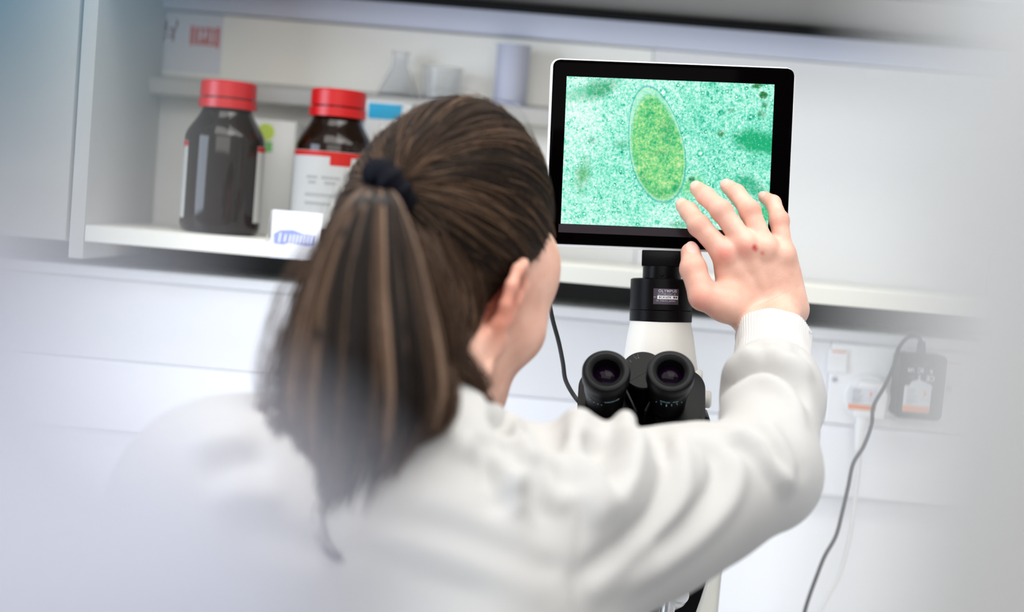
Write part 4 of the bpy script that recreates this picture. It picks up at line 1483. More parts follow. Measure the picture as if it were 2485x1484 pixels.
# ------------------------------------------------------------------ trunk, arms and legs of the body (under the clothes)
hip_r, hip_l = pelvis + Vector((0.09, 0.05, 0)), pelvis + Vector((-0.09, 0.03, 0))
SEAT = 0.50
hip_r.z = hip_l.z = SEAT + 0.10
kn_r, kn_l = Vector((hip_r.x + 0.07, hip_r.y + 0.36, 0.53)), Vector((hip_l.x - 0.05, hip_l.y + 0.36, 0.53))
an_r, an_l = Vector((kn_r.x, kn_r.y - 0.02, 0.10)), Vector((kn_l.x, kn_l.y - 0.02, 0.10))
pel = Vector(((hip_r.x + hip_l.x) / 2, (hip_r.y + hip_l.y) / 2, SEAT + 0.12))


def body_grid():
    h = 0.006
    pts = np.array([A3(p) for p in (sh_r, el_r, wr_r, sh_l, el_l, neck0, pel, hip_l, hip_r, kn_l, kn_r, an_l, an_r)] + [wrist_l])
    G = Grid(pts.min(0) - 0.16, pts.max(0) + 0.1, h)
    nk = A3(neck0)
    G.cap(A3(pel), A3(chest), 0.105, 0.095, 0.05)
    G.cap(A3(chest), nk - [0, 0, 0.10], 0.09, 0.05, 0.04)
    G.cap(A3(sh_r) - [0, 0, 0.022], nk - [0, 0, 0.06], 0.034, 0.042, 0.03)
    G.cap(A3(sh_l) - [0, 0, 0.022], nk - [0, 0, 0.06], 0.036, 0.042, 0.03)
    G.cap(nk + NECK_N * 0.07, nk - NECK_N * 0.03, 0.052, 0.055, 0.02)
    G.cap(A3(sh_r) - [0, 0, 0.022], A3(el_r) - [0, 0, 0.006], 0.032, 0.026, 0.015)
    G.cap(A3(el_r) - [0, 0, 0.006], wrist, 0.026, 0.0215, 0.010)
    G.cap(A3(sh_l), A3(el_l), 0.045, 0.033, 0.02)
    G.cap(A3(el_l), wrist_l, 0.033, 0.0235, 0.015)
    for hp, kn, an in ((hip_l, kn_l, an_l), (hip_r, kn_r, an_r)):
        G.cap(A3(hp), A3(kn), 0.075, 0.052, 0.04)
        G.cap(A3(kn), A3(an), 0.05, 0.035, 0.02)
        G.cap(A3(an), A3(an) + [0, 0.02, -0.05], 0.035, 0.036, 0.02)
        G.cap(A3(an) + [0, -0.02, -0.055], A3(an) + [0, 0.14, -0.07], 0.032, 0.022, 0.02)
    return G


Gb = body_grid()
bV, bQ = Gb.mesh()
m = np.ones(len(bV), bool)
near = np.linalg.norm(bV - NECK_P, axis=1) < 0.09
m &= ~(near & ((bV - NECK_P) @ NECK_N > -0.004))
up_ = (bV - NECK_P) @ NECK_N > 0.06
for cp_, fd, wv in ((CUT_P, fore_dir, wrist), (CUT_L, fdl, wrist_l)):
    nr = np.linalg.norm(bV - wv, axis=1) < 0.12
    m &= ~(nr & ((bV - cp_) @ fd < 0.004))
bV, bQ = keep(bV, bQ, m)


def stitch(parts):
    """join the pieces and bridge the open loops, so that the body is one closed surface."""
    V = np.concatenate([p[0] for p in parts])
    off = np.cumsum([0] + [len(p[0]) for p in parts])
    Q = np.concatenate([p[1] + o for p, o in zip(parts, off)])
    me = to_mesh('person', V, Q)
    bm = bmesh.new()
    bm.from_mesh(me)
    bm.edges.ensure_lookup_table()
    be = [e for e in bm.edges if e.is_boundary]
    for c, rad in ((NECK_P, 0.11), (CUT_P, 0.06), (CUT_L, 0.06)):
        es = [e for e in be if e.is_valid and all(np.linalg.norm(A3(v.co) - c) < rad for v in e.verts)]
        try:
            bmesh.ops.bridge_loops(bm, edges=es)
        except Exception as ex:
            print('BRIDGE', ex, len(es))
    bm.to_mesh(me)
    bm.free()
    return me


pme = stitch([(hV, hQ), (rV, rQ), (lV, lQ), (bV, bQ)])


# skin, with flushed knuckles as a colour attribute
def skin_material():
    m = mat('skin', srgb(236, 190, 168), 0.42, sss=0.25, bump=0.22, bscale=900)
    nt = m.node_tree
    b = nt.nodes['Principled BSDF']
    at = nt.nodes.new('ShaderNodeAttribute')
    at.attribute_name = 'flush'
    tc = nt.nodes.new('ShaderNodeTexCoord')
    n = nt.nodes.new('ShaderNodeTexNoise')
    n.inputs['Scale'].default_value = 55
    n.inputs['Detail'].default_value = 4
    nt.links.new(tc.outputs['Object'], n.inputs['Vector'])
    r = nt.nodes.new('ShaderNodeValToRGB')
    r.color_ramp.elements[0].position, r.color_ramp.elements[0].color = 0.3, srgb(214, 166, 146)
    r.color_ramp.elements[1].position, r.color_ramp.elements[1].color = 0.7, srgb(228, 184, 166)
    nt.links.new(n.outputs['Fac'], r.inputs[0])
    mx = nt.nodes.new('ShaderNodeMixRGB')
    nt.links.new(at.outputs['Color'], mx.inputs[2])
    nt.links.new(at.outputs['Alpha'], mx.inputs[0])
    nt.links.new(r.outputs[0], mx.inputs[1])
    nt.links.new(mx.outputs[0], b.inputs['Base Color'])
    # creases over the joints and wrist: bump lines along a coordinate stored on the skin
    cr = nt.nodes.new('ShaderNodeAttribute')
    cr.attribute_name = 'crease'
    sp = nt.nodes.new('ShaderNodeSeparateXYZ')
    nt.links.new(cr.outputs['Vector'], sp.inputs[0])

    def mth(op, a_, b_):
        q = nt.nodes.new('ShaderNodeMath')
        q.operation = op
        for i_, v_ in enumerate((a_, b_)):
            if v_ is None:
                continue
            if isinstance(v_, float):
                q.inputs[i_].default_value = v_
            else:
                nt.links.new(v_, q.inputs[i_])
        return q.outputs[0]
    n2 = nt.nodes.new('ShaderNodeTexNoise')
    n2.inputs['Scale'].default_value = 160
    nt.links.new(tc.outputs['Object'], n2.inputs['Vector'])
    ph = mth('ADD', mth('MULTIPLY', sp.outputs[0], 2.6), mth('MULTIPLY', n2.outputs['Fac'], 5.0))
    sn = mth('POWER', mth('ABSOLUTE', mth('SINE', ph, None), None), 0.35)
    hgt = mth('MULTIPLY', sn, sp.outputs[1])
    bp2 = nt.nodes.new('ShaderNodeBump')
    bp2.inputs['Strength'].default_value = 0.5
    bp2.inputs['Distance'].default_value = 0.0009
    nt.links.new(hgt, bp2.inputs['Height'])
    old = b.inputs['Normal'].links[0].from_socket
    nt.links.new(old, bp2.inputs['Normal'])
    nt.links.new(bp2.outputs['Normal'], b.inputs['Normal'])
    return m


person = bpy.data.objects.new('person', pme)
COL.objects.link(person)
finish(pme, True, 180)
pme.materials.append(skin_material())
tag(person, 'person in a white lab coat with a brown ponytail touching the monitor', 'person')
co = np.zeros(len(pme.vertices) * 3, np.float32)
pme.vertices.foreach_get('co', co)
co = co.reshape(-1, 3).astype(float)
colr = np.zeros((len(co), 4), np.float32)
colr[:, :3] = srgb(226, 120, 112)[:3]


def flush(c, r, a, col=None):
    d = np.linalg.norm(co - c, axis=1)
    k = a * np.exp(-(d / r) ** 2)
    s = k > colr[:, 3]
    colr[s, 3] = k[s]
    if col is not None:
        colr[s, :3] = col[:3]


htree = BVHTree.FromPolygons([tuple(v) for v in rV], [tuple(q) for q in rQ])


def on_hand(x, y):
    h_ = htree.ray_cast(CAM, (P(x, y, 1.0) - CAM).normalized())[0]
    return A3(h_) if h_ is not None else A3(P(x, y, 1.325))


flush(on_hand(1757, 610), 0.0095, 0.60)
flush(on_hand(1805, 602), 0.010, 0.34)
flush(on_hand(1700, 735), 0.015, 0.34)
flush(on_hand(1699, 520), 0.012, 0.22)
flush(on_hand(1720, 690), 0.016, 0.22)
for n, v in hand_j.items():
    for q in (1, 2, 3):
        flush(v[q][0], v[q][1] * 1.25, 0.26 if q < 3 else 0.34)
flush(on_hand(1831, 600), 0.0030, 0.95, srgb(186, 40, 44))
flush(on_hand(1834, 604), 0.0024, 0.85, srgb(190, 50, 50))
flush(on_hand(1850, 614), 0.0020, 0.6, srgb(204, 84, 74))
for n, v in list(hand_j.items()):
    tip, r = v[3]
    d = tip - v[2][0]
    d /= np.linalg.norm(d)
    s2 = np.cross(d, hout); s2 /= np.linalg.norm(s2)
    up = np.cross(s2, d); up *= np.sign(up @ hout)
    q = co - (tip + up * r * 0.9 - d * 0.0005)
    k = (q @ s2 / (r * 0.70)) ** 2 + (q @ d / (r * 0.92)) ** 2 + (q @ up / 0.0036) ** 2
    s = k < 1
    colr[s, :3] = srgb(232, 182, 174)[:3]
    colr[s, 3] = 0.75
for s_ in (-1, 1):                              # redder ears, their backlit glow put into the colour; lips
    flush(hw((s_ * 0.084, -0.014, 0.0)), 0.028, 0.6, srgb(214, 92, 56))
for x in (-0.010, 0.0, 0.010):
    flush(hw((x, 0.092, -0.062)), 0.009, 0.7, srgb(196, 104, 100))
# eyes
for s_ in (-1, 1):
    c = hw((s_ * 0.031, 0.0815, 0.001))
    d = np.linalg.norm(co - c, axis=1)
    s = (d < 0.0128) & ((co - c) @ hrot[1] > 0.006)
    colr[s, :3] = srgb(232, 230, 226)[:3]; colr[s, 3] = 1
    s = np.linalg.norm(co - hw((s_ * 0.031, 0.0935, 0.001)), axis=1) < 0.0055
    colr[s, :3] = srgb(60, 40, 28)[:3]
    for k in range(9):                          # brows
        p = hw((s_ * (0.014 + 0.0042 * k), 0.0965 - 0.00028 * k * k, 0.0225 + 0.002 * math.sin(k / 8 * 2.4)))
        s = np.linalg.norm(co - p, axis=1) < 0.0042
        colr[s, :3] = srgb(70, 50, 38)[:3]; colr[s, 3] = 0.8
crs = np.zeros((len(co), 3), np.float32)
for n, v in hand_j.items():
    for q in (1, 2):
        if n == 'thumb' and q == 1:
            continue
        p_, r = v[q]
        d = v[q + 1][0] - v[q - 1][0]
        d /= np.linalg.norm(d)
        rel = co - p_
        al = rel @ d
        side_ok = (rel - al[:, None] * d) @ hout
        wgt = np.exp(-(al / (0.0042 if q == 1 else 0.0030)) ** 2) * np.clip(side_ok / r * 1.6 - 0.3, 0, 1) * (np.linalg.norm(rel, axis=1) < r * 1.6) * (1.0 if q == 1 else 0.6)
        s = wgt > crs[:, 1]
        crs[s, 0] = al[s] * 1000
        crs[s, 1] = wgt[s]
rel = co - wrist
al = rel @ hax
wgt = np.exp(-((al - 0.012) / 0.012) ** 2) * 0.34 * (np.linalg.norm(rel, axis=1) < 0.06)
s = wgt > crs[:, 1]
crs[s, 0], crs[s, 1] = al[s] * 700, wgt[s]
rel = co - (wrist + hax * 0.05)
al = rel @ hax
wgt = np.exp(-(np.linalg.norm(rel, axis=1) / 0.045) ** 4) * 0.10
s = wgt > crs[:, 1]
crs[s, 1] = wgt[s]
crs[crs[:, 1] < 0.11, 0] = 0
zz_ = (np.linalg.norm(co - (wrist + hax * 0.04), axis=1) < 0.075) & (crs[:, 1] <= 0.1001)
crs[zz_, 0] = ((co[zz_] - wrist) @ hax) * 700
at_ = pme.attributes.new('crease', 'FLOAT_VECTOR', 'POINT')
at_.data.foreach_set('vector', crs.ravel())
ca = pme.color_attributes.new('flush', 'FLOAT_COLOR', 'POINT')
ca.data.foreach_set('color', colr.ravel())

# ------------------------------------------------------------------ hair shell
HLY = [-0.14, -0.10, -0.075, -0.058, -0.044, -0.028, -0.010, 0.010, 0.022, 0.030, 0.045, 0.062, 0.085, 0.13]
HLZ = [-0.135, -0.135, -0.125, -0.100, -0.062, -0.016, 0.026, 0.033, 0.042, 0.054, 0.070, 0.080, 0.086, 0.090]
CC, CR_ = A3((0, -0.011, 0.028)), A3((0.0715 + 0.0105, 0.091 + 0.010, 0.085 + 0.043))
NC, NR_ = A3((0, -0.040, -0.045)), A3((0.064, 0.054, 0.092))
hinv = np.array(HI)


def hair_sdf(x, y, z):
    X = (x * hinv[0, 0] + y * hinv[0, 1] + z * hinv[0, 2] + hinv[0, 3])
    Y = (x * hinv[1, 0] + y * hinv[1, 1] + z * hinv[1, 2] + hinv[1, 3])
    Z = (x * hinv[2, 0] + y * hinv[2, 1] + z * hinv[2, 2] + hinv[2, 3])
    d = smin(f_ell(X, Y, Z, CC, CR_), f_ell(X, Y, Z, NC, NR_), 0.02)
    hl = np.interp(Y, HLY, HLZ)
    c = (hl - Z) * 0.75
    return (-smin(-d, -c, 0.012) * SC).astype(np.float32)


c = A3(HC)
Ghr = Grid(c - [0.15, 0.15, 0.15], c + [0.15, 0.15, 0.16], 0.0028)
sl, X = Ghr.box(Ghr.lo, Ghr.lo + (Ghr.n - 1) * Ghr.h)
Ghr.f[sl] = hair_sdf(*X)
hrV, hrQ = Ghr.mesh()
hrV = smooth_v(hrV, hrQ, 4)
tree = BVHTree.FromPolygons([tuple(v) for v in hrV], [tuple(q) for q in hrQ])


def hit(tr, px, py):
    d = (P(px, py, 1.0) - CAM).normalized()
    return tr.ray_cast(CAM, d)


th, tn, _, _ = hit(tree, 948, 462)
TIE = A3(th)
TDIR = A3(HI @ Vector(TIE)) - CC
TIE_N = A3(tn)
if TIE_N @ (A3(CAM) - TIE) < 0:
    TIE_N = -TIE_N


def hair_mat(name, lo, hi, streak):
    m = bpy.data.materials.new(name)
    m.use_nodes = True
    nt = m.node_tree
    b = nt.nodes['Principled BSDF']
    b.inputs['Roughness'].default_value = 0.42
    b.inputs['Specular IOR Level'].default_value = 0.22
    b.inputs['Anisotropic'].default_value = 0.6
    r = nt.nodes.new('ShaderNodeValToRGB')
    r.color_ramp.elements[0].color, r.color_ramp.elements[1].color = lo, hi
    if streak:
        hi_ = nt.nodes.new('ShaderNodeHairInfo')
        nt.links.new(hi_.outputs['Random'], r.inputs[0])
    else:
        tc = nt.nodes.new('ShaderNodeTexCoord')
        n = nt.nodes.new('ShaderNodeTexNoise')
        n.inputs['Scale'].default_value = 70
        nt.links.new(tc.outputs['Object'], n.inputs['Vector'])
        nt.links.new(n.outputs['Fac'], r.inputs[0])
    nt.links.new(r.outputs[0], b.inputs['Base Color'])
    return m


MH_base = hair_mat('brown_hair_base', srgb(9, 6, 5), srgb(20, 14, 11), False)
MH_scalp = hair_mat('brown_hair_strands', srgb(8, 5, 4), srgb(56, 40, 28), True)
MH_tail = [hair_mat('brown_ponytail_strands', srgb(10, 7, 5), srgb(32, 22, 16), True), hair_mat('brown_ponytail_strands', srgb(38, 27, 19), srgb(88, 65, 48), True), hair_mat('brown_ponytail_strands', srgb(92, 69, 53), srgb(165, 137, 116), True)]


MH_wisp = hair_mat('light_brown_strands', srgb(54, 38, 27), srgb(118, 91, 70), True)


def curves_obj(name, paths, radii, m, parent):
    """paths: (n, k, 3); radii: (n, k). One hair-curves object."""
    n, k, _ = paths.shape
    cv = bpy.data.hair_curves.new(name)
    cv.add_curves([k] * n)
    cv.attributes['position'].data.foreach_set('vector', paths.astype(np.float32).ravel())
    ra = cv.attributes.get('radius') or cv.attributes.new('radius', 'FLOAT', 'POINT')
    ra.data.foreach_set('value', radii.astype(np.float32).ravel())
    cv.materials.append(m)
    o = bpy.data.objects.new(name, cv)
    COL.objects.link(o)
    o.parent = parent
    o['kind'] = 'stuff'
    return o


hair = obj('hair', to_mesh('hair', hrV, hrQ), MH_base, person, ang=180)


def surf_r(D):
    """distance from the skull centre to the hair surface along unit directions D (head frame)."""
    r1 = 1 / np.sqrt(((D / CR_) ** 2).sum(-1))
    o = CC - NC
    A = ((D / NR_) ** 2).sum(-1)
    B = 2 * (D * o / NR_ ** 2).sum(-1)
    C_ = ((o / NR_) ** 2).sum() - 1
    disc = B * B - 4 * A * C_
    r2 = np.where(disc > 0, (-B + np.sqrt(np.maximum(disc, 0))) / (2 * A), 0)
    return np.maximum(r1, r2) + 0.0052 * np.exp(-((r1 - r2) / 0.012) ** 2)


def scalp_strands(n, k, lift, jit, fly=0.0):
    D = rng.normal(size=(n * 3, 3))
    D /= np.linalg.norm(D, axis=1, keepdims=True)
    p = CC + D * surf_r(D)[:, None]
    ok = p[:, 2] > np.interp(p[:, 1], HLY, HLZ) + 0.004
    D = D[ok][:n]
    n = len(D)
    T = TDIR / np.linalg.norm(TDIR)
    # neighbouring strands gather into locks
    lock = rng.normal(size=(220, 3))
    lock /= np.linalg.norm(lock, axis=1, keepdims=True)
    li = (D @ lock.T).argmax(1)
    cosw = np.clip(D @ T, -1, 1)
    om = np.arccos(cosw)
    t = np.linspace(0, 1, k)[None, :]
    s = np.sin(om)[:, None] + 1e-6
    Dp = (np.sin((1 - t) * om[:, None]) / s)[..., None] * D[:, None] + (np.sin(t * om[:, None]) / s)[..., None] * T
    Lp = (np.sin((1 - t) * om[:, None]) / s)[..., None] * lock[li][:, None] + (np.sin(t * om[:, None]) / s)[..., None] * T
    g = (0.42 * np.sin(np.pi * np.clip(t * 1.1, 0, 1)))[..., None]
    Dp = Dp * (1 - g) + Lp * g
    Dp += rng.normal(size=(n, 1, 3)) * jit * (1 - t[..., None])
    Dp /= np.linalg.norm(Dp, axis=2, keepdims=True)
    rad = surf_r(Dp)
    l = (lift[0] + (lift[1] - lift[0]) * rng.random((n, 1))) * np.sin(np.pi * np.clip(t * 0.9 + 0.08, 0, 1)) ** 0.7
    l = l + 0.0022 * np.sin(li[:, None] * 2.3) * np.sin(np.pi * t)
    if fly:
        l = l + fly * rng.random((n, 1)) ** 2 * np.sin(np.pi * t)
    p = CC + Dp * (rad + l)[..., None]
    # pull the last stretch to the tie
    e = np.clip((t - 0.8) / 0.2, 0, 1)[..., None]
    pw = p @ (np.array(HEAD)[:3, :3]).T + np.array(HEAD)[:3, 3]
    ring = TIE + TIE_N * 0.006 + 0.009 * rng.normal(size=(n, 1, 3)) * 0.6
    pw = pw * (1 - e * e) + ring * (e * e)
    return pw


sp_ = scalp_strands(9000, 16, (-0.0006, 0.0032), 0.025)
rr_ = np.full(sp_.shape[:2], 0.00020) * (0.7 + 0.6 * rng.random((len(sp_), 1)))
curves_obj('hair_strands', sp_, rr_, MH_scalp, hair)
wisp = scalp_strands(420, 16, (0.0022, 0.0048), 0.05)
wisp += 0.0012 * np.sin(np.linspace(0, 9, 16)[None, :, None] + rng.uniform(0, 6, (len(wisp), 1, 3)))
curves_obj('hair_strands', wisp, np.full(wisp.shape[:2], 0.00030), MH_wisp, hair)
sp2 = scalp_strands(240, 16, (0.002, 0.004), 0.05, 0.011)
curves_obj('flyaway_strands', sp2, np.full(sp2.shape[:2], 0.00007), MH_scalp, hair)

# ------------------------------------------------------------------ ponytail
dT = (Vector(TIE) - CAM).dot(F0)
PT = np.array([  # y, left x, right x, depth, half thickness
    (446, 886, 938, dT - 0.010, 0.010), (480, 842, 968, dT - 0.024, 0.017), (560, 782, 998, dT - 0.036, 0.022), (680, 722, 1030, 0.985, 0.026),
    (820, 680, 1068, 0.965, 0.028), (960, 650, 1098, 0.952, 0.026), (1080, 660, 1075, 0.945, 0.022), (1190, 698, 1000, 0.940, 0.015), (1345, 745, 900, 0.937, 0.008)])
PT[1:3, 3] = np.minimum(PT[1:3, 3], [1.02, 1.00])
TT = np.linspace(0, 1, len(PT))


def tail(s, b, t):
    y = np.interp(t, TT, PT[:, 0])
    # smooth interpolation of the envelope
    L = np.interp(t, TT, PT[:, 1])
    Rr = np.interp(t, TT, PT[:, 2])
    d = np.interp(t, TT, PT[:, 3])
    th_ = np.interp(t, TT, PT[:, 4])
    x = (L + Rr) / 2 + s * (Rr - L) / 2
    d = d + b * th_
    f = (x - 1242.5) / FPX
    g = (y - 742.0) / FPX
    return A3(CAM) + d[..., None] * (A3(F0) + f[..., None] * A3(CR) - g[..., None] * A3(CU))


def smooth_path(p, n=3):
    for _ in range(n):
        p[:, 1:-1] = 0.25 * p[:, :-2] + 0.5 * p[:, 1:-1] + 0.25 * p[:, 2:]
    return p


# solid core under the strands
bm = bmesh.new()
rings = []
tt = np.linspace(0.03, 0.70, 34)
for t in tt:
    sc = min(0.80, 0.1 + 5 * t) if t < 0.5 else 0.80 - (t - 0.5) * 1.9
    a = np.linspace(0, 2 * np.pi, 33)[:-1]
    wob = 1 + 0.07 * np.sin(5 * a + 3 * t) + 0.05 * np.sin(9 * a - 7 * t)
    pts = tail(sc * np.cos(a) * wob, sc * np.sin(a) * wob, np.full(32, t))
    rings.append([bm.verts.new(p) for p in pts])
for A, B in zip(rings, rings[1:]):
    for k in range(32):
        l = (k + 1) % 32
        bm.faces.new((A[k], A[l], B[l], B[k]))
bm.faces.new(rings[0]); bm.faces.new(rings[-1][::-1])
ptail = obj('ponytail', bm, MH_base, person, ang=180)


def tail_strands(n, nl, spread, endfn, k=26):
    ls = rng.uniform(-1, 1, nl)
    la = rng.uniform(0, 2 * np.pi, nl)
    lr = np.sqrt(rng.random(nl)) * 0.97
    ls, lb = lr * np.cos(la), lr * np.sin(la)
    li = rng.integers(0, nl, n)
    lend = endfn(ls) * (1 + 0.07 * rng.normal(size=nl))
    ph = rng.uniform(0, 6.28, nl)
    amp = rng.uniform(0.01, 0.05, nl)
    jx, jb = rng.normal(size=n) * spread, rng.normal(size=n) * spread
    u = np.linspace(0, 1, k)[None, :]
    end = np.clip(lend[li] * (1 - 0.16 * rng.random(n) ** 2), 0.1, 1.0)[:, None]
    t = u * end
    conv = 1 - 0.75 * u ** 2.2                      # strands of one lock meet in its tip
    s = ls[li][:, None] * (1 - 0.10 * u ** 4) + jx[:, None] * conv + amp[li][:, None] * np.sin(ph[li][:, None] + 5 * u) * u
    b = lb[li][:, None] + jb[:, None] * conv
    r = np.sqrt(s * s + b * b)
    f = np.where(r > 1.05, 1.05 / r, 1)
    return smooth_path(tail(s * f, b * f, t), 2), rng.random(nl)[li]


def end_of(s):
    return np.interp(s, [-1, -0.8, -0.55, -0.3, -0.1, 0.1, 0.35, 0.6, 0.8, 1], [0.86, 0.885, 0.90, 0.94, 0.92, 0.86, 0.82, 0.80, 0.74, 0.68])


ps1, tone = tail_strands(7500, 230, 0.055, end_of)
k_ = ps1.shape[1]
taper = np.interp(np.linspace(0, 1, k_), [0, 0.75, 1], [1, 0.9, 0.25])
for q, (a_, b_) in enumerate(((0, 0.45), (0.45, 0.8), (0.8, 1.01))):
    w_ = (tone >= a_) & (tone < b_)
    curves_obj('ponytail_strands', ps1[w_], 0.00021 * taper[None, :] * (0.7 + 0.6 * rng.random((w_.sum(), 1))), MH_tail[q], ptail)


# separate tips that leave the bundle
def lock_px(path, n, r0, name='ponytail_lock'):
    P3 = np.array([A3(v) for v in spline([P(*q) for q in path], 6)])
    k = len(P3)
    u = np.linspace(0, 1, k)
    n = int(n * 2.4)
    off = rng.normal(size=(n, 1, 3)) * r0 * (1 - 0.8 * u ** 1.5)[None, :, None]
    p = P3[None] + off + 0.0012 * np.sin(6 * u[None, :, None] + rng.uniform(0, 6, (n, 1, 3)))
    rad = 0.00028 * np.interp(u, [0, 0.8, 1], [1, 0.8, 0.2])[None, :] * np.ones((n, 1))
    curves_obj(name, p, rad, MH_tail[1], ptail)


lock_px([(800, 1060, 0.935), (790, 1160, 0.932), (772, 1220, 0.930), (742, 1262, 0.930)], 60, 0.0035)
lock_px([(830, 1080, 0.935), (800, 1180, 0.932), (772, 1240, 0.930), (778, 1295, 0.930), (800, 1335, 0.930), (830, 1352, 0.932)], 150, 0.0050)
lock_px([(690, 1020, 0.940), (672, 1090, 0.938), (690, 1160, 0.936), (718, 1200, 0.936)], 120, 0.0045)
lock_px([(740, 1060, 0.940), (745, 1120, 0.936), (770, 1170, 0.934), (800, 1180, 0.934)], 90, 0.0045)
lock_px([(1000, 960, 0.955), (985, 1030, 0.95), (950, 1090, 0.945), (930, 1150, 0.945)], 90, 0.0035)
lock_px([(920, 1000, 0.94), (935, 1060, 0.938), (940, 1110, 0.938), (930, 1150, 0.94)], 70, 0.0035)
lock_px([(1060, 900, 0.975), (1085, 960, 0.968), (1075, 1020, 0.965), (1020, 1060, 0.96), (975, 1080, 0.955)], 80, 0.004)
lock_px([(1000, 610, 1.035), (1035, 690, 1.03), (1085, 790, 1.035), (1110, 870, 1.04), (1165, 940, 1.045)], 160, 0.007)
lock_px([(985, 600, 1.03), (1015, 680, 1.02), (1060, 780, 1.02), (1085, 880, 1.02), (1100, 950, 1.02)], 160, 0.008)
lock_px([(1070, 930, 0.972), (1080, 975, 0.968), (1100, 1012, 0.966)], 50, 0.002)
lock_px([(1090, 860, 1.01), (1130, 890, 1.03), (1160, 930, 1.04), (1190, 985, 1.05), (1178, 1010, 1.05)], 16, 0.004)
lock_px([(1100, 850, 1.02), (1150, 900, 1.045), (1175, 930, 1.05), (1162, 950, 1.05)], 30, 0.004)
lock_px([(690, 800, 0.965), (645, 960, 0.95), (640, 1060, 0.94), (655, 1130, 0.938)], 10, 0.003)
lock_px([(760, 600, 0.99), (690, 720, 0.97), (640, 880, 0.95), (625, 960, 0.945)], 8, 0.004)

skull = BVHTree.FromPolygons([tuple(v) for v in hV], [tuple(q) for q in hQ])


def lock_on(path, n, r0, lift=0.005):
    out = []
    for x, y in path:
        h1, h2 = hit(skull, x, y)[0], hit(tree, x, y)[0]
        ds = [(h_ - CAM).dot(F0) for h_ in (h1, h2) if h_ is not None]
        out.append((x, y, (min(ds) if ds else 1.06) - lift))
    lock_px(out, n, r0)


lock_on([(1075, 620), (1110, 700), (1118, 770), (1112, 850), (1130, 900)], 120, 0.006)
lock_on([(1040, 600), (1085, 700), (1100, 790), (1092, 870), (1100, 930)], 140, 0.007)
lock_on([(1110, 640), (1140, 715), (1140, 775), (1120, 840), (1130, 890)], 80, 0.004)
lock_on([(1150, 660), (1165, 720), (1160, 770), (1140, 820)], 40, 0.003)

# hair tie: a bunched fabric ring round the root of the ponytail
c = A3(P(943, 456, dT - 0.022))
axn = A3(tail(np.array([0.0]), np.array([0.0]), np.array([0.06]))[0]) - TIE
axn = (-0.74 * CR - 0.62 * CU - 0.34 * F0).normalized()
t1 = axn.cross(Vector((0, 0, 1))).normalized()
t2 = axn.cross(t1)
bm = bmesh.new()
rings = []
NB = 72
for i in range(NB):
    a = 2 * math.pi * i / NB
    pr = 0.0082 + 0.0012 * math.sin(9 * a) + 0.0007 * math.sin(23 * a)
    ctr = Vector(c) + (0.0160 * math.cos(a) * t1 + 0.0160 * math.sin(a) * t2)
    od = (math.cos(a) * t1 + math.sin(a) * t2)
    rings.append([bm.verts.new(ctr + pr * (math.cos(2 * math.pi * j / 14) * od + 1.25 * math.sin(2 * math.pi * j / 14) * axn)) for j in range(14)])
for i in range(NB):
    A, B = rings[i], rings[(i + 1) % NB]
    for j in range(14):
        l = (j + 1) % 14
        bm.faces.new((A[j], B[j], B[l], A[l]))
obj('hair_tie', bm, mat('navy_scrunchie', srgb(6, 7, 17), 0.7, spec=0.12, bump=0.4, bscale=500), person, ang=180)

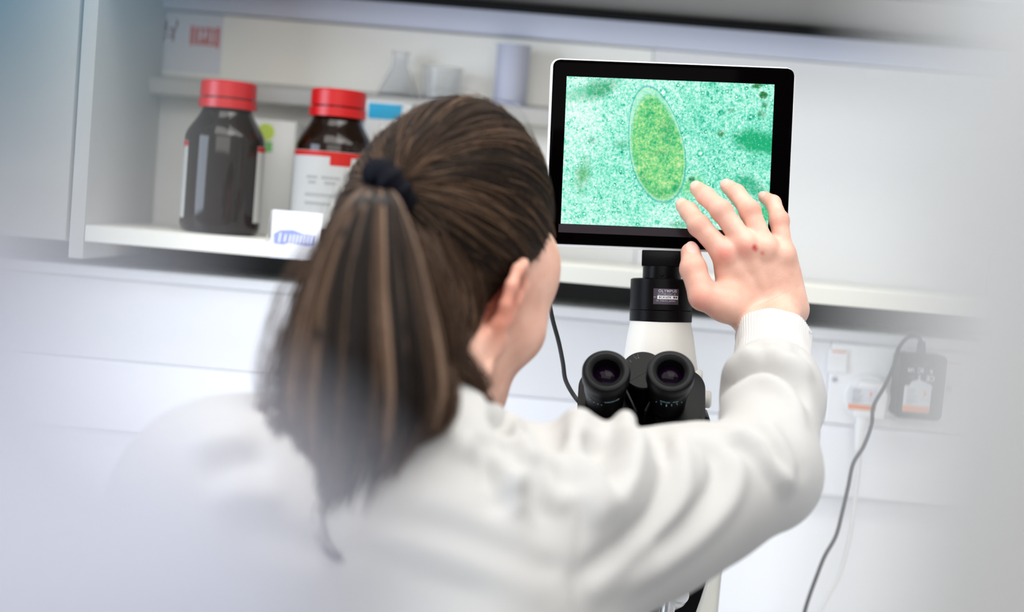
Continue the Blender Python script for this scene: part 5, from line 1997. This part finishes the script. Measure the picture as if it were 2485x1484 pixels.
# ------------------------------------------------------------------ lab coat
def coat_grid():
    pts = np.array([A3(q) for q in (sh_r, el_r, wr_r, sh_l, el_l, neck0, pel, hip_l, hip_r)] + [wrist_l])
    G = Grid(pts.min(0) - 0.17, pts.max(0) + 0.14, 0.0042)
    nk = A3(neck0)
    p3 = lambda *a: A3(P(*a))
    # trunk and yoke
    G.cap(A3(pel), A3(chest) - [0, 0, 0.05], 0.155, 0.135, 0.05)
    G.cap(A3(chest) - [0, 0, 0.05], p3(985, 1240, 1.075), 0.130, 0.085, 0.06)
    G.cap(p3(985, 1235, 1.06), p3(1000, 1120, 1.07), 0.078, 0.044, 0.03)
    G.cap(p3(1250, 1272, 1.06), p3(1060, 1195, 1.06), 0.066, 0.052, 0.03)
    G.cap(p3(600, 1265, 0.985), p3(980, 1130, 1.04), 0.074, 0.066, 0.05)
    G.cap(p3(600, 1265, 0.985), p3(560, 1700, 0.99), 0.078, 0.09, 0.05)
    G.cap(p3(1150, 1400, 1.05), p3(1120, 1900, 1.03), 0.105, 0.12, 0.06)
    # right sleeve: upper arm, hanging cloth, forearm
    G.cap(p3(1290, 1258, 1.06), p3(1560, 1245, 1.115), 0.066, 0.056, 0.03)
    G.cap(p3(1560, 1245, 1.115), p3(1845, 1160, 1.17), 0.056, 0.0415, 0.02)
    G.cap(p3(1838, 1142, 1.168), p3(1250, 1400, 1.04), 0.040, 0.068, 0.03)
    G.cap(p3(1700, 1205, 1.14), p3(1320, 1305, 1.06), 0.047, 0.068, 0.03)
    G.cap(p3(1856, 1130, 1.172), p3(1872, 960, 1.265), 0.0430, 0.0415, 0.02)
    G.cap(p3(1872, 960, 1.265), p3(1881, 890, 1.300), 0.0420, 0.0370, 0.02)
    # bunched cloth over the shoulder and upper arm
    for (x, y, d, r, k) in ((1241, 1040, 1.065, 0.0135, 0.010), (1400, 1030, 1.085, 0.0145, 0.014), (1512, 1021, 1.095, 0.0105, 0.006), (1445, 1050, 1.09, 0.013, 0.012), (1330, 1082, 1.08, 0.014, 0.014)):
        G.cap(p3(x, y, d), p3(x - 10, y + 90, d - 0.03), r, r * 1.2, k)
    G.cap(p3(1600, 1098, 1.12), p3(1690, 1085, 1.145), 0.0165, 0.017, 0.014)
    # left sleeve
    G.cap(p3(545, 1265, 0.985), A3(el_l), 0.070, 0.056, 0.04)
    G.cap(A3(el_l), wrist_l + fdl * 0.06, 0.056, 0.036, 0.03)
    # skirt over the thighs
    for hp, kn in ((hip_l, kn_l), (hip_r, kn_r)):
        G.cap(A3(hp), A3(hp) * 0.45 + A3(kn) * 0.55, 0.105, 0.086, 0.05)
    return G


Gc = coat_grid()
for (x, y, d, r) in ((1481, 990, 1.088, 0.0075), (1318, 1000, 1.072, 0.0130), (1208, 985, 1.060, 0.0100), (1590, 1010, 1.115, 0.0090)):
    Gc.cap(A3(P(x, y, d)), A3(P(x - 6, y + 70, d - 0.045)), r, r * 0.8, 0.016, 'sub')
# the neck opening
Gc.cap(A3(neck0) - [0, 0, 0.005], A3(neck0) + NECK_N * 0.12, 0.050, 0.060, 0.008, 'sub')
# the sleeve ends flat at the cuff
ce, cdn = A3(P(1879, 900, 1.292)), -fore_dir
cpl = lambda x, y, z: (-((x - ce[0]) * cdn[0] + (y - ce[1]) * cdn[1] + (z - ce[2]) * cdn[2])).astype(np.float32)
Gc.put(cpl, ce - 0.03 + cdn * 0.03, ce + 0.03 + cdn * 0.03, 0.006, 'sub')
# the sleeve ends are open round the wrists
Gc.cap(A3(P(1882, 850, 1.325)), A3(P(1888, 770, 1.365)), 0.0255, 0.0260, 0.004, 'sub')
cV, cQ = Gc.mesh()
cV = smooth_v(cV, cQ, 5)
ctree = BVHTree.FromPolygons([tuple(v) for v in cV], [tuple(q) for q in cQ])
cN = normals(cV, cQ)
if ((cV - cV.mean(0)) * cN).sum() < 0:
    cN = -cN

folds = [  # pixels of the crease on the cloth as photographed, height (m, + ridge / - valley), half width (m)
    ([(1691, 1024), (1712, 985), (1745, 945), (1795, 912), (1860, 897), (1920, 925), (1958, 985)], -0.0085, 0.0060),
    ([(1725, 950), (1760, 905), (1810, 872), (1868, 862), (1930, 885), (1965, 930)], 0.0050, 0.0100),
    ([(1745, 1005), (1790, 960), (1850, 930), (1905, 958), (1945, 1030)], 0.0060, 0.0085),
    ([(1585, 1050), (1609, 1080), (1617, 1123), (1612, 1175), (1585, 1249), (1527, 1307), (1458, 1365), (1390, 1410)], -0.0080, 0.0075),
    ([(1630, 1060), (1655, 1105), (1662, 1165), (1645, 1235), (1595, 1305), (1520, 1365), (1440, 1425)], 0.0060, 0.0095),
    ([(1691, 1066), (1733, 1091), (1745, 1138), (1730, 1191), (1691, 1244), (1627, 1297), (1538, 1365), (1432, 1434)], -0.0085, 0.0075),
    ([(1775, 1085), (1792, 1150), (1768, 1220), (1705, 1290), (1610, 1368), (1510, 1440)], 0.0060, 0.0095),
    ([(1760, 1040), (1823, 1072), (1870, 1138), (1929, 1183)], 0.0065, 0.0075),
    ([(1770, 1070), (1830, 1110), (1880, 1170)], -0.0028, 0.0070),
    ([(1850, 1020), (1893, 1080), (1928, 1150)], 0.0050, 0.0065),
    ([(1900, 1010), (1935, 1085), (1950, 1160)], -0.0020, 0.0070),
    ([(1540, 1010), (1560, 1070), (1555, 1140), (1530, 1210), (1480, 1290)], 0.0050, 0.0100),
    ([(1400, 1085), (1437, 1160), (1472, 1222), (1508, 1172), (1532, 1090), (1520, 1030)], 0.0080, 0.0090),
    ([(1445, 1050), (1462, 1100), (1476, 1160)], -0.0090, 0.0120),
    ([(1335, 1040), (1365, 1110), (1385, 1190)], -0.0050, 0.0120),
    ([(1205, 1093), (1228, 1140), (1250, 1180), (1268, 1130), (1281, 1050)], 0.0070, 0.0075),
    ([(1250, 1070), (1248, 1110), (1250, 1145)], -0.0060, 0.0090),
    ([(1160, 1100), (1190, 1170), (1215, 1250)], -0.0035, 0.0100),
    ([(1290, 1110), (1300, 1180), (1330, 1260)], -0.0040, 0.0100),
    ([(1340, 1070), (1390, 1150), (1440, 1240), (1470, 1250)], 0.0050, 0.0100),
    ([(1229, 1150), (1248, 1205), (1261, 1250)], 0.0050, 0.0085),
    ([(1310, 1090), (1330, 1170), (1370, 1240)], 0.0045, 0.0110),
    ([(1112, 1055), (1122, 1095), (1140, 1060)], 0.0050, 0.0075),
    ([(1160, 1060), (1185, 1110), (1200, 1180)], -0.0040, 0.0090),
    ([(883, 1254), (984, 1270), (1084, 1290), (1240, 1345), (1400, 1410)], -0.0017, 0.0110),
    ([(843, 1326), (944, 1352), (1044, 1395), (1200, 1460)], -0.0014, 0.0110),
    ([(960, 1200), (1100, 1230), (1250, 1290), (1390, 1350)], 0.0016, 0.0120),
    ([(900, 1290), (1050, 1335), (1230, 1400), (1330, 1450)], 0.0015, 0.0120),
    ([(470, 1090), (540, 1065), (620, 1055)], 0.0040, 0.0090),
    ([(500, 1150), (580, 1120), (650, 1110)], -0.0040, 0.0090),
    ([(520, 1210), (600, 1190), (690, 1200)], 0.0040, 0.0100),
    ([(560, 1290), (680, 1300), (800, 1340)], -0.0035, 0.0110),
    ([(1425, 1440), (1500, 1400), (1600, 1330)], 0.0045, 0.0110),
    ([(1408, 1205), (1404, 1270), (1400, 1340), (1394, 1400), (1388, 1460)], -0.0016, 0.0034),
    ([(1300, 1260), (1340, 1330), (1350, 1400)], -0.0030, 0.0130),
    ([(1840, 835), (1850, 850), (1858, 880)], -0.0030, 0.0045), ([(1890, 830), (1896, 850), (1900, 880)], -0.0030, 0.0045), ([(1930, 832), (1938, 855), (1945, 880)], -0.0030, 0.0045),
    ([(1815, 845), (1820, 860), (1828, 885)], 0.0022, 0.0050), ([(1868, 835), (1874, 850), (1880, 875)], 0.0022, 0.0050),
]
disp = np.zeros(len(cV))
for pix, amp, wd in folds:
    amp *= 1.75 if max(q_[1] for q_ in pix) < 1265 else 1.15
    wd *= 0.92
    q = []
    sp3 = spline([Vector((x, y, 0)) for x, y in pix], 8)
    for v in sp3:
        h_ = hit(ctree, v.x, v.y)
        if h_[0] is not None:
            q.append(A3(h_[0]))
    if not q:
        continue
    q = np.array(q)
    lo_, hi_ = q.min(0) - 3 * wd, q.max(0) + 3 * wd
    sel = np.where(((cV > lo_) & (cV < hi_)).all(1))[0]
    d2 = ((cV[sel][:, None] - q[None]) ** 2).sum(2)
    j = d2.argmin(1)
    e = np.minimum(j, len(q) - 1 - j) / max(1, len(q) - 1)
    fade = np.clip(e * 6 + 0.15, 0, 1)
    disp[sel] += amp * np.exp(-d2.min(1) / wd ** 2) * fade
# broad slack of the cloth
ph = cV @ np.array([[31, 12, 9], [9, -27, 22], [17, 21, -33]]).T
disp += 0.0011 * np.sin(ph[:, 0]) + 0.0009 * np.sin(ph[:, 1] + 1.3) + 0.0007 * np.sin(1.7 * ph[:, 2])
E_ = np.concatenate([cQ[:, [0, 1]], cQ[:, [1, 2]], cQ[:, [2, 3]], cQ[:, [3, 0]]])
E_ = np.concatenate([E_, E_[:, ::-1]])
dg_ = np.maximum(np.bincount(E_[:, 0], minlength=len(cV)), 1)
for _ in range(3):
    disp = 0.4 * disp + 0.6 * np.bincount(E_[:, 0], weights=disp[E_[:, 1]], minlength=len(cV)) / dg_
    cN = np.stack([np.bincount(E_[:, 0], weights=cN[E_[:, 1], k], minlength=len(cV)) for k in range(3)], 1)
    cN /= np.linalg.norm(cN, axis=1, keepdims=True) + 1e-9
cV = cV + cN * disp[:, None]
cV = smooth_v(cV, cQ, 4)


def cloth_mat():
    m = mat('white_cotton', srgb(188, 187, 185), 0.85, sheen=0.1)
    nt = m.node_tree
    b = nt.nodes['Principled BSDF']
    tc = nt.nodes.new('ShaderNodeTexCoord')
    acc = None
    for dr in ('X', 'Z'):
        wv = nt.nodes.new('ShaderNodeTexWave')
        wv.bands_direction = dr
        wv.inputs['Scale'].default_value = 700
        wv.inputs['Distortion'].default_value = 1.5
        nt.links.new(tc.outputs['Object'], wv.inputs['Vector'])
        if acc is None:
            acc = wv.outputs['Fac']
        else:
            mm = nt.nodes.new('ShaderNodeMath')
            nt.links.new(acc, mm.inputs[0])
            nt.links.new(wv.outputs['Fac'], mm.inputs[1])
            acc = mm.outputs[0]
    bp = nt.nodes.new('ShaderNodeBump')
    bp.inputs['Strength'].default_value = 0.12
    bp.inputs['Distance'].default_value = 0.0005
    nt.links.new(acc, bp.inputs['Height'])
    nt.links.new(bp.outputs['Normal'], b.inputs['Normal'])
    return m


MC = cloth_mat()
coat = obj('lab_coat', to_mesh('lab_coat', cV, cQ), MC, person, ang=180)


def loft(rings, closed=True, caps=False):
    bm = bmesh.new()
    R_ = [[bm.verts.new(p) for p in r] for r in rings]
    n = len(R_[0])
    for i in range(len(R_) - (0 if closed else 1)):
        A, B = R_[i], R_[(i + 1) % len(R_)]
        for k in range(n):
            l = (k + 1) % n
            bm.faces.new((A[k], B[k], B[l], A[l]))
    if caps:
        bm.faces.new(R_[0]); bm.faces.new(R_[-1][::-1])
    return bm


# collar: stand and turned-down fall round the neck, lower at the front
cn = A3(neck0) + NECK_N * 0.016
cz = np.array([0.06, -0.10, 1.0]); cz /= np.linalg.norm(cz)
yw = R(-24)
cy_ = np.array([-math.sin(yw), math.cos(yw), 0]); cy_ -= cz * (cy_ @ cz); cy_ /= np.linalg.norm(cy_)
cx_ = np.cross(cy_, cz)
rings = []
NP = 90
for i in range(NP):
    a = R(122) + R(296) * i / (NP - 1)           # open at the front (a = 90 deg)
    fr_ = 0.5 + 0.5 * math.sin(a)                # 1 at the front, 0 at the nape
    drop = -0.036 * fr_ ** 1.5 + 0.004
    fall = 0.036 + 0.020 * fr_
    wv = 0.0012 * math.sin(7 * a) + 0.0008 * math.sin(13 * a)
    prof = [(0.0545, -0.030), (0.0560, 0.010), (0.0575, 0.020), (0.0600, 0.0235), (0.0630, 0.0215), (0.0665, 0.012), (0.0715 + wv, -0.004), (0.0800 + wv, 0.02 - fall), (0.0785 + wv, 0.0185 - fall), (0.0690, -0.006), (0.0630, 0.010), (0.0600, 0.016), (0.0585, 0.008), (0.0570, -0.030)]
    rings.append([cn + (r * 1.0 * math.cos(a)) * cx_ + (r * 1.06 * math.sin(a)) * cy_ + (z + drop) * cz for r, z in prof])
col_bm = loft([[tuple(p) for p in r] for r in rings], closed=False, caps=True)
collar = obj('collar', col_bm, MC, coat, ang=180)

# knitted cuffs
MK = mat('white_knit_cuff', srgb(206, 205, 203), 0.85)


def cuff(c0, c1, r0, r1, squash, sd):
    d = c1 - c0
    L = np.linalg.norm(d)
    d = d / L
    s1 = sd - d * (sd @ d)
    s1 /= np.linalg.norm(s1)
    s2 = np.cross(d, s1)
    NA = 375
    rings = []
    prof = [(0.0, -0.002), (0.0, 0.0), (0.15, 0.0008), (0.5, 0.0002), (0.85, 0.0006), (0.97, 0.0010), (1.0, 0.0), (1.0, -0.0022), (0.9, -0.003), (0.0, -0.003)]
    for t, o in prof:
        ring = []
        for k in range(NA):
            a = 2 * math.pi * k / NA
            rib = (0.00030 * math.cos(75 * a) if o > -0.001 else 0) + 0.0010 * math.sin(3 * a + 5 * t) + 0.0005 * math.sin(8 * a)
            r = r0 + (r1 - r0) * t + o + rib
            ring.append(tuple(c0 + d * (L * t + 0.0012 * math.sin(2 * a + 1)) + r * math.cos(a) * s1 + r * squash * math.sin(a) * s2))
        rings.append(ring)
    return loft(rings, closed=False)


cf = obj('cuff', cuff(A3(P(1873, 915, 1.280)), A3(P(1875, 818, 1.332)), 0.0350, 0.0338, 1.0, hside), MK, coat, ang=180)
# frayed knit at the little-finger side of the cuff
bm = None
for k in range(9):
    x, y = 1948 + rng.uniform(-34, 14), 785 + rng.uniform(-14, 26)
    x += (y - 785) * 0.3
    b0 = P(x, y, 1.312)
    bm = tube([b0, b0 + Vector(rng.normal(size=3) * 0.0014) + Vector((0.001, -0.001, 0.0005)), b0 + Vector(rng.normal(size=3) * 0.0014) + Vector((0.0018, -0.001, -0.001))], 0.00035, 5, bm=bm, smooth=4)
obj('frayed_thread', bm, MK, cf)['kind'] = 'stuff'
obj('cuff', cuff(wrist_l + fdl * 0.085, wrist_l + fdl * 0.02, 0.034, 0.030, 0.86, sidel), MK, coat, ang=180)
# stitched puckers of the armhole seam
bm = None
for k in range(26):
    x, y = 1408 - 20 * (k / 25) + rng.uniform(-1, 1), 1205 + 250 * k / 25
    h_ = hit(ctree, x, y)
    if h_[0] is not None:
        p_ = h_[0] - h_[1] * 0 + (CAM - h_[0]).normalized() * 0.0004
        bm = tube([p_ + CR * 0.0010, p_ + (CAM - p_).normalized() * 0.0003, p_ - CR * 0.0010], 0.0004, 6, bm=bm, smooth=3)
obj('seam_stitch', bm, MC, coat)['kind'] = 'stuff'

# trousers and shoes, below the frame
h = 0.008
lo_ = np.minimum.reduce([A3(an_l), A3(an_r), A3(hip_l)]) - 0.14
hi_ = np.maximum.reduce([A3(kn_r), A3(hip_r), A3(hip_l), A3(kn_l)]) + 0.14
lo_[2] = 0.09
G = Grid(lo_, hi_, h)
for hp, kn, an in ((hip_l, kn_l, an_l), (hip_r, kn_r, an_r)):
    G.cap(A3(hp), A3(kn), 0.083, 0.062, 0.04)
    G.cap(A3(kn), A3(an) - [0, 0, 0.03], 0.060, 0.05, 0.02)
tv, tq = G.mesh()
obj('trousers', to_mesh('trousers', tv, tq), mat('dark_trousers', srgb(46, 48, 58), 0.8), person, ang=180)
for an in (an_l, an_r):
    a = A3(an)
    G = Grid(a - [0.07, 0.10, 0.11], a + [0.07, 0.24, 0.06], 0.006)
    G.cap(a, a - [0, 0, 0.045], 0.043, 0.043, 0.02)
    G.cap(a + [0, -0.03, -0.06], a + [0, 0.15, -0.066], 0.041, 0.035, 0.02)
    v_, q_ = G.mesh()
    v_[:, 2] = np.maximum(v_[:, 2], 0.001)
    obj('shoe', to_mesh('shoe', v_, q_), mat('black_shoe', srgb(28, 28, 30), 0.45), person, ang=180)

# stool under her
SEAT -= 0.037
st = thing('lab_stool', 'round black lab stool on a five armed base under the seated woman', 'stool', (pel.x, pel.y, 0))
obj('seat', lathe([(0, SEAT), (0.16, SEAT - 0.002), (0.175, SEAT - 0.02), (0.17, SEAT - 0.05), (0, SEAT - 0.055)], 48), M['rubber'], st)
obj('column', lathe([(0, SEAT - 0.055), (0.025, SEAT - 0.055), (0.025, 0.12), (0, 0.12)], 24), M['steel'], st)
for k in range(5):
    a = R(72 * k + 20)
    lg = obj('leg', tube([(0.01 * math.cos(a), 0.01 * math.sin(a), 0.12), (0.16 * math.cos(a), 0.16 * math.sin(a), 0.085), (0.27 * math.cos(a), 0.27 * math.sin(a), 0.065)], 0.014, 10, smooth=4), M['black'], st)
    obj('caster', lathe([(0, -0.01), (0.026, -0.01), (0.028, 0), (0.026, 0.01), (0, 0.01)], 24, axes(Vector((0.27 * math.cos(a), 0.27 * math.sin(a), 0.028)), Vector((0, 0, 1)), Vector((math.cos(a), math.sin(a), 0)), Vector((-math.sin(a), math.cos(a), 0)))), M['black'], lg)
